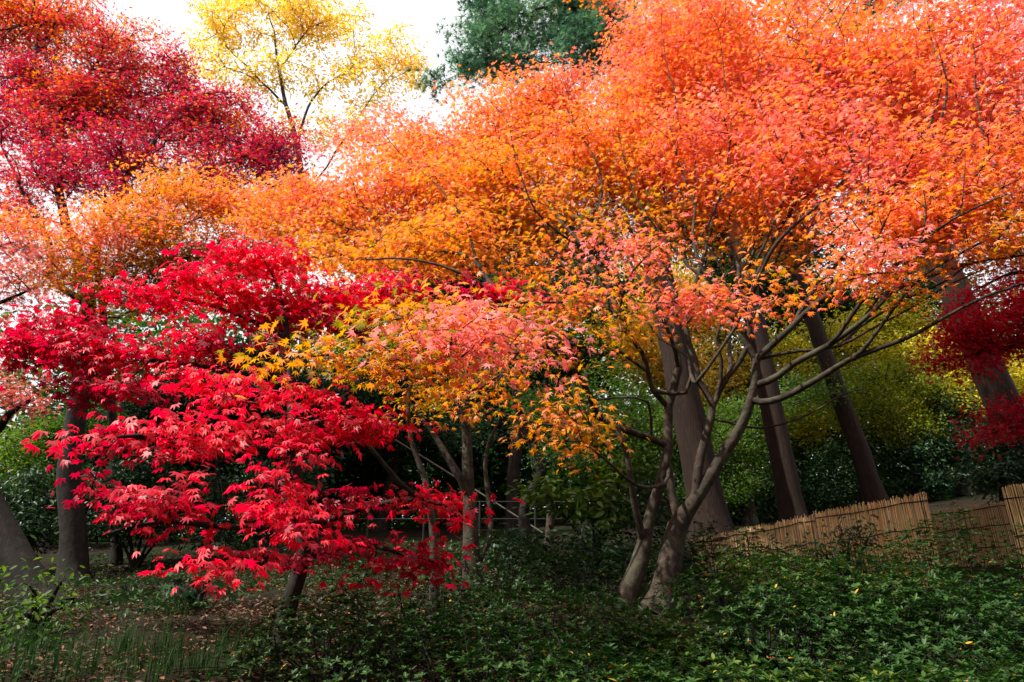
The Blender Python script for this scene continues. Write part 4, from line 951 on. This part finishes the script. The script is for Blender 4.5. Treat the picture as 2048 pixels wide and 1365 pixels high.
# ------------------------------------------------------------------ metal rail and pole in the background
M_METAL, n, l, b = mat_new("galvanised_metal")
b.inputs["Base Color"].default_value = (.035, .037, .035, 1); b.inputs["Metallic"].default_value = .6; b.inputs["Roughness"].default_value = .5
g = gpt(930, 11.5)
root = thing("handrail", "low grey metal handrail in the shade behind the slender trunks", "railing", Vector(g))
for dz in (0, .28):
    tb = Tubes(); qq = []
    for px in (720, 800, 880, 960, 1040, 1130):
        p = P(px, 1004, 11.5); p[2] -= dz; qq.append(p)
    tb.add(qq, np.full(len(qq), .010), 8); tb.build("rail", M_METAL, root)
for px in (740, 850, 960, 1070):
    p = P(px, 1002, 11.5); z = ground(p[0], p[1])[0]
    tb = Tubes(); tb.add([np.array([p[0], p[1], min(z, p[2] - .3) - .05]), p], [.018, .018], 8); tb.build("post", M_METAL, root)
a, b_ = P(790, 880, 12), P(884, 938, 11.8)
tb = Tubes(); ext = b_ + (b_ - a) * 2.2
ext[2] = min(ext[2], ground(ext[0], ext[1])[0] - .03)
L, rd = smooth_line([a, b_, ext], [.012, .013, .014], .2)
tb.add(L, rd, 8)
o = tb.build("bamboo_pole", bark_mat("pale_bamboo", (.08, .075, .055), (.12, .11, .085), (.16, .15, .12)), None)
tag(o, "thin pale pole slanting down across the slope behind the orange sprays", "pole")


# ------------------------------------------------------------------ grass clumps and fallen leaves
def clump(label, px, Y, nblade, h, sp, pal=GREEN, tone=.0):
    nblade = int(nblade * .6)
    g = gpt(px, Y)
    bx = g[0] + np.clip(R.normal(0, sp, nblade), -1.5 * sp, 1.5 * sp); by = g[1] + np.clip(R.normal(0, sp * .7, nblade), -sp, sp)
    bz = ground(bx, by) - .01
    az = R.uniform(0, 2 * pi, nblade); lean = R.uniform(.05, .55, nblade); hh = h * R.uniform(.4, .9, nblade)
    wv = R.uniform(.0018, .0036, nblade)
    V, F = [], []
    d = np.stack([np.cos(az), np.sin(az), 0 * az], 1); sd_ = np.stack([-np.sin(az), np.cos(az), 0 * az], 1)
    rows = []
    for k, t in enumerate((0, .35, .7, 1.0)):
        c = np.stack([bx, by, bz], 1) + d * (lean * hh * t ** 2)[:, None] + np.array([0, 0, 1.0]) * (hh * (t - .35 * lean * t * t))[:, None]
        wd = wv * (1 - t * .92)
        rows += [c - sd_ * wd[:, None], c + sd_ * wd[:, None]]
    V = np.stack(rows, 1)
    f0 = np.array([(0, 1, 3, 2), (2, 3, 5, 4), (4, 5, 7, 6)])
    F = f0[None] + (np.arange(nblade) * 8)[:, None, None]
    c = np.repeat(ramp(pal, tone + R.normal(0, .15, nblade)), 8, 0)
    o = link("grass_clump", mesh_tris("grass_clump", V.reshape(-1, 3), F.reshape(-1, 4), c), M_GRASS)
    tag(o, label, "grass", "grass clumps on the shady bank")


for a in [("grass clump right of the bare grey trunk on the left", 235, 6.2, 150, .32, .12), ("grass clump below the drooping scarlet tier, left of the broad-leaved plant", 345, 5.4, 120, .3, .09),
          ("tall grass clump on the leaf litter at the bottom left", 275, 3.9, 170, .36, .12), ("grass clump just left of the scarlet maple's trunk", 490, 3.9, 170, .3, .11),
          ("broad grass clump in the bottom left corner", 130, 3.4, 260, .32, .2), ("grass clump at the bottom edge between corner and trunk", 330, 3.35, 160, .26, .12),
          ("grass clump behind the scarlet maple's lowest right tier", 660, 7.4, 150, .4, .2), ("small grass clump between the two bottom clumps", 400, 3.6, 90, .24, .1),
          ("grass clump at the left edge below the leaning trunk", 20, 3.9, 160, .28, .15), ("grass clump high on the bank behind the scarlet leaves", 760, 8.5, 150, .35, .2)]:
    clump(*a)

n_ = 60000
lx = R.uniform(-5.5, .6, n_); ly = R.uniform(2.9, 10, n_)
k = vnoise(np.stack([lx, ly, 0 * lx], 1), 1.4, 81) + R.uniform(-.3, .3, n_) > .38
lx, ly = lx[k], ly[k]
lp = np.stack([lx, ly, ground(lx, ly) + .008 + R.uniform(0, .015, len(lx))], 1)
lc = ramp([(0, (.03, .018, .01)), (.55, (.09, .05, .03)), (.88, (.22, .13, .08)), (1, (.30, .08, .04))], R.uniform(0, 1, len(lx)))
o = link("fallen_leaves", leaves_mesh("fallen_leaves", lp, np.array([0, 0, 1.0]) + R.normal(0, .3, lp.shape), R.normal(0, 1, lp.shape), R.uniform(.011, .027, len(lx)), lc, T_OVAL), M_LITTER)
tag(o, "dry brown leaves scattered over the shady bank below the scarlet maple", "fallen leaves", kind="stuff")


# ------------------------------------------------------------------ unseen evergreens added behind and beside the viewer to shade the bank
for (lab, x, y, hh, sp_) in [("evergreen behind the viewer to the left", -6.5, -3.5, 9.5, 2.3), ("evergreen close behind the viewer", -2.6, -4.6, 10.5, 2.3), ("evergreen behind the viewer to the right", 2.2, -4.2, 9.5, 2.4), ("evergreen far to the left of the viewer", -9.5, 2.5, 8.5, 2.0), ("evergreen far to the right of the viewer", 8.5, 1.5, 9.0, 2.4), ("evergreen well to the right behind the viewer", 6.5, -4.0, 9.0, 2.4)]:
    z0 = ground(x, y)[0]
    root = thing("evergreen_tree", lab + ", unseen, added to shade the bank", "tree", Vector((x, y, z0)), "unseen evergreens added for shade")
    tb = Tubes(); tb.add([(x, y, z0 - .1), (x + .1, y, z0 + hh * .5), (x, y + .1, z0 + hh)], [.25, .18, .04], 10); tb.build("trunk", B_DARK, root)
    n_ = 9000
    q = norm(R.normal(0, 1, (n_, 3))) * R.uniform(0, 1, (n_, 1)) ** .4
    p = np.array([x, y, z0 + hh * .55]) + q * np.array([sp_, 1.6, hh * .48])
    p = p[vnoise(p, .9, 95) + R.uniform(-.2, .2, n_) > .35]
    link("crown", leaves_mesh("crown", p, R.normal(0, .6, p.shape) + np.array([0, 0, 1.0]), R.normal(0, 1, p.shape), R.uniform(.09, .16, len(p)), ramp(DARKG, R.uniform(0, 1, len(p))), T_OVAL), M_GLOSSY, root)

n_ = 26000
lx = R.uniform(-6.5, .9, n_); ly = R.uniform(2.7, 11, n_)
dpt = ly * FW[1] + (ground(lx, ly) - CAMZ) * FW[2]
pxl = 1024 + lx / dpt * FPX
bare = np.exp(-((lx + 1.75) / .95) ** 2 - ((ly - 4.9) / 1.1) ** 2)
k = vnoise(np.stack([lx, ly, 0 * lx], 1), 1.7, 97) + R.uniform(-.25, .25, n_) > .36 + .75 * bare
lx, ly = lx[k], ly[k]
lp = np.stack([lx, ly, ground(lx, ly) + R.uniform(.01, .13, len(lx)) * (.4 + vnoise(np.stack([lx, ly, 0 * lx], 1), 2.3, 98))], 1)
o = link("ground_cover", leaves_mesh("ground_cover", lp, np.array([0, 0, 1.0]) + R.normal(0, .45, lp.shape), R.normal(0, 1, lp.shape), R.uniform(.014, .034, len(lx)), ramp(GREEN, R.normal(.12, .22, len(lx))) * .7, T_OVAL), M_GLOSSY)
tag(o, "dark low leafy ground cover on the shady bank around the scarlet maple", "ground cover", kind="stuff")
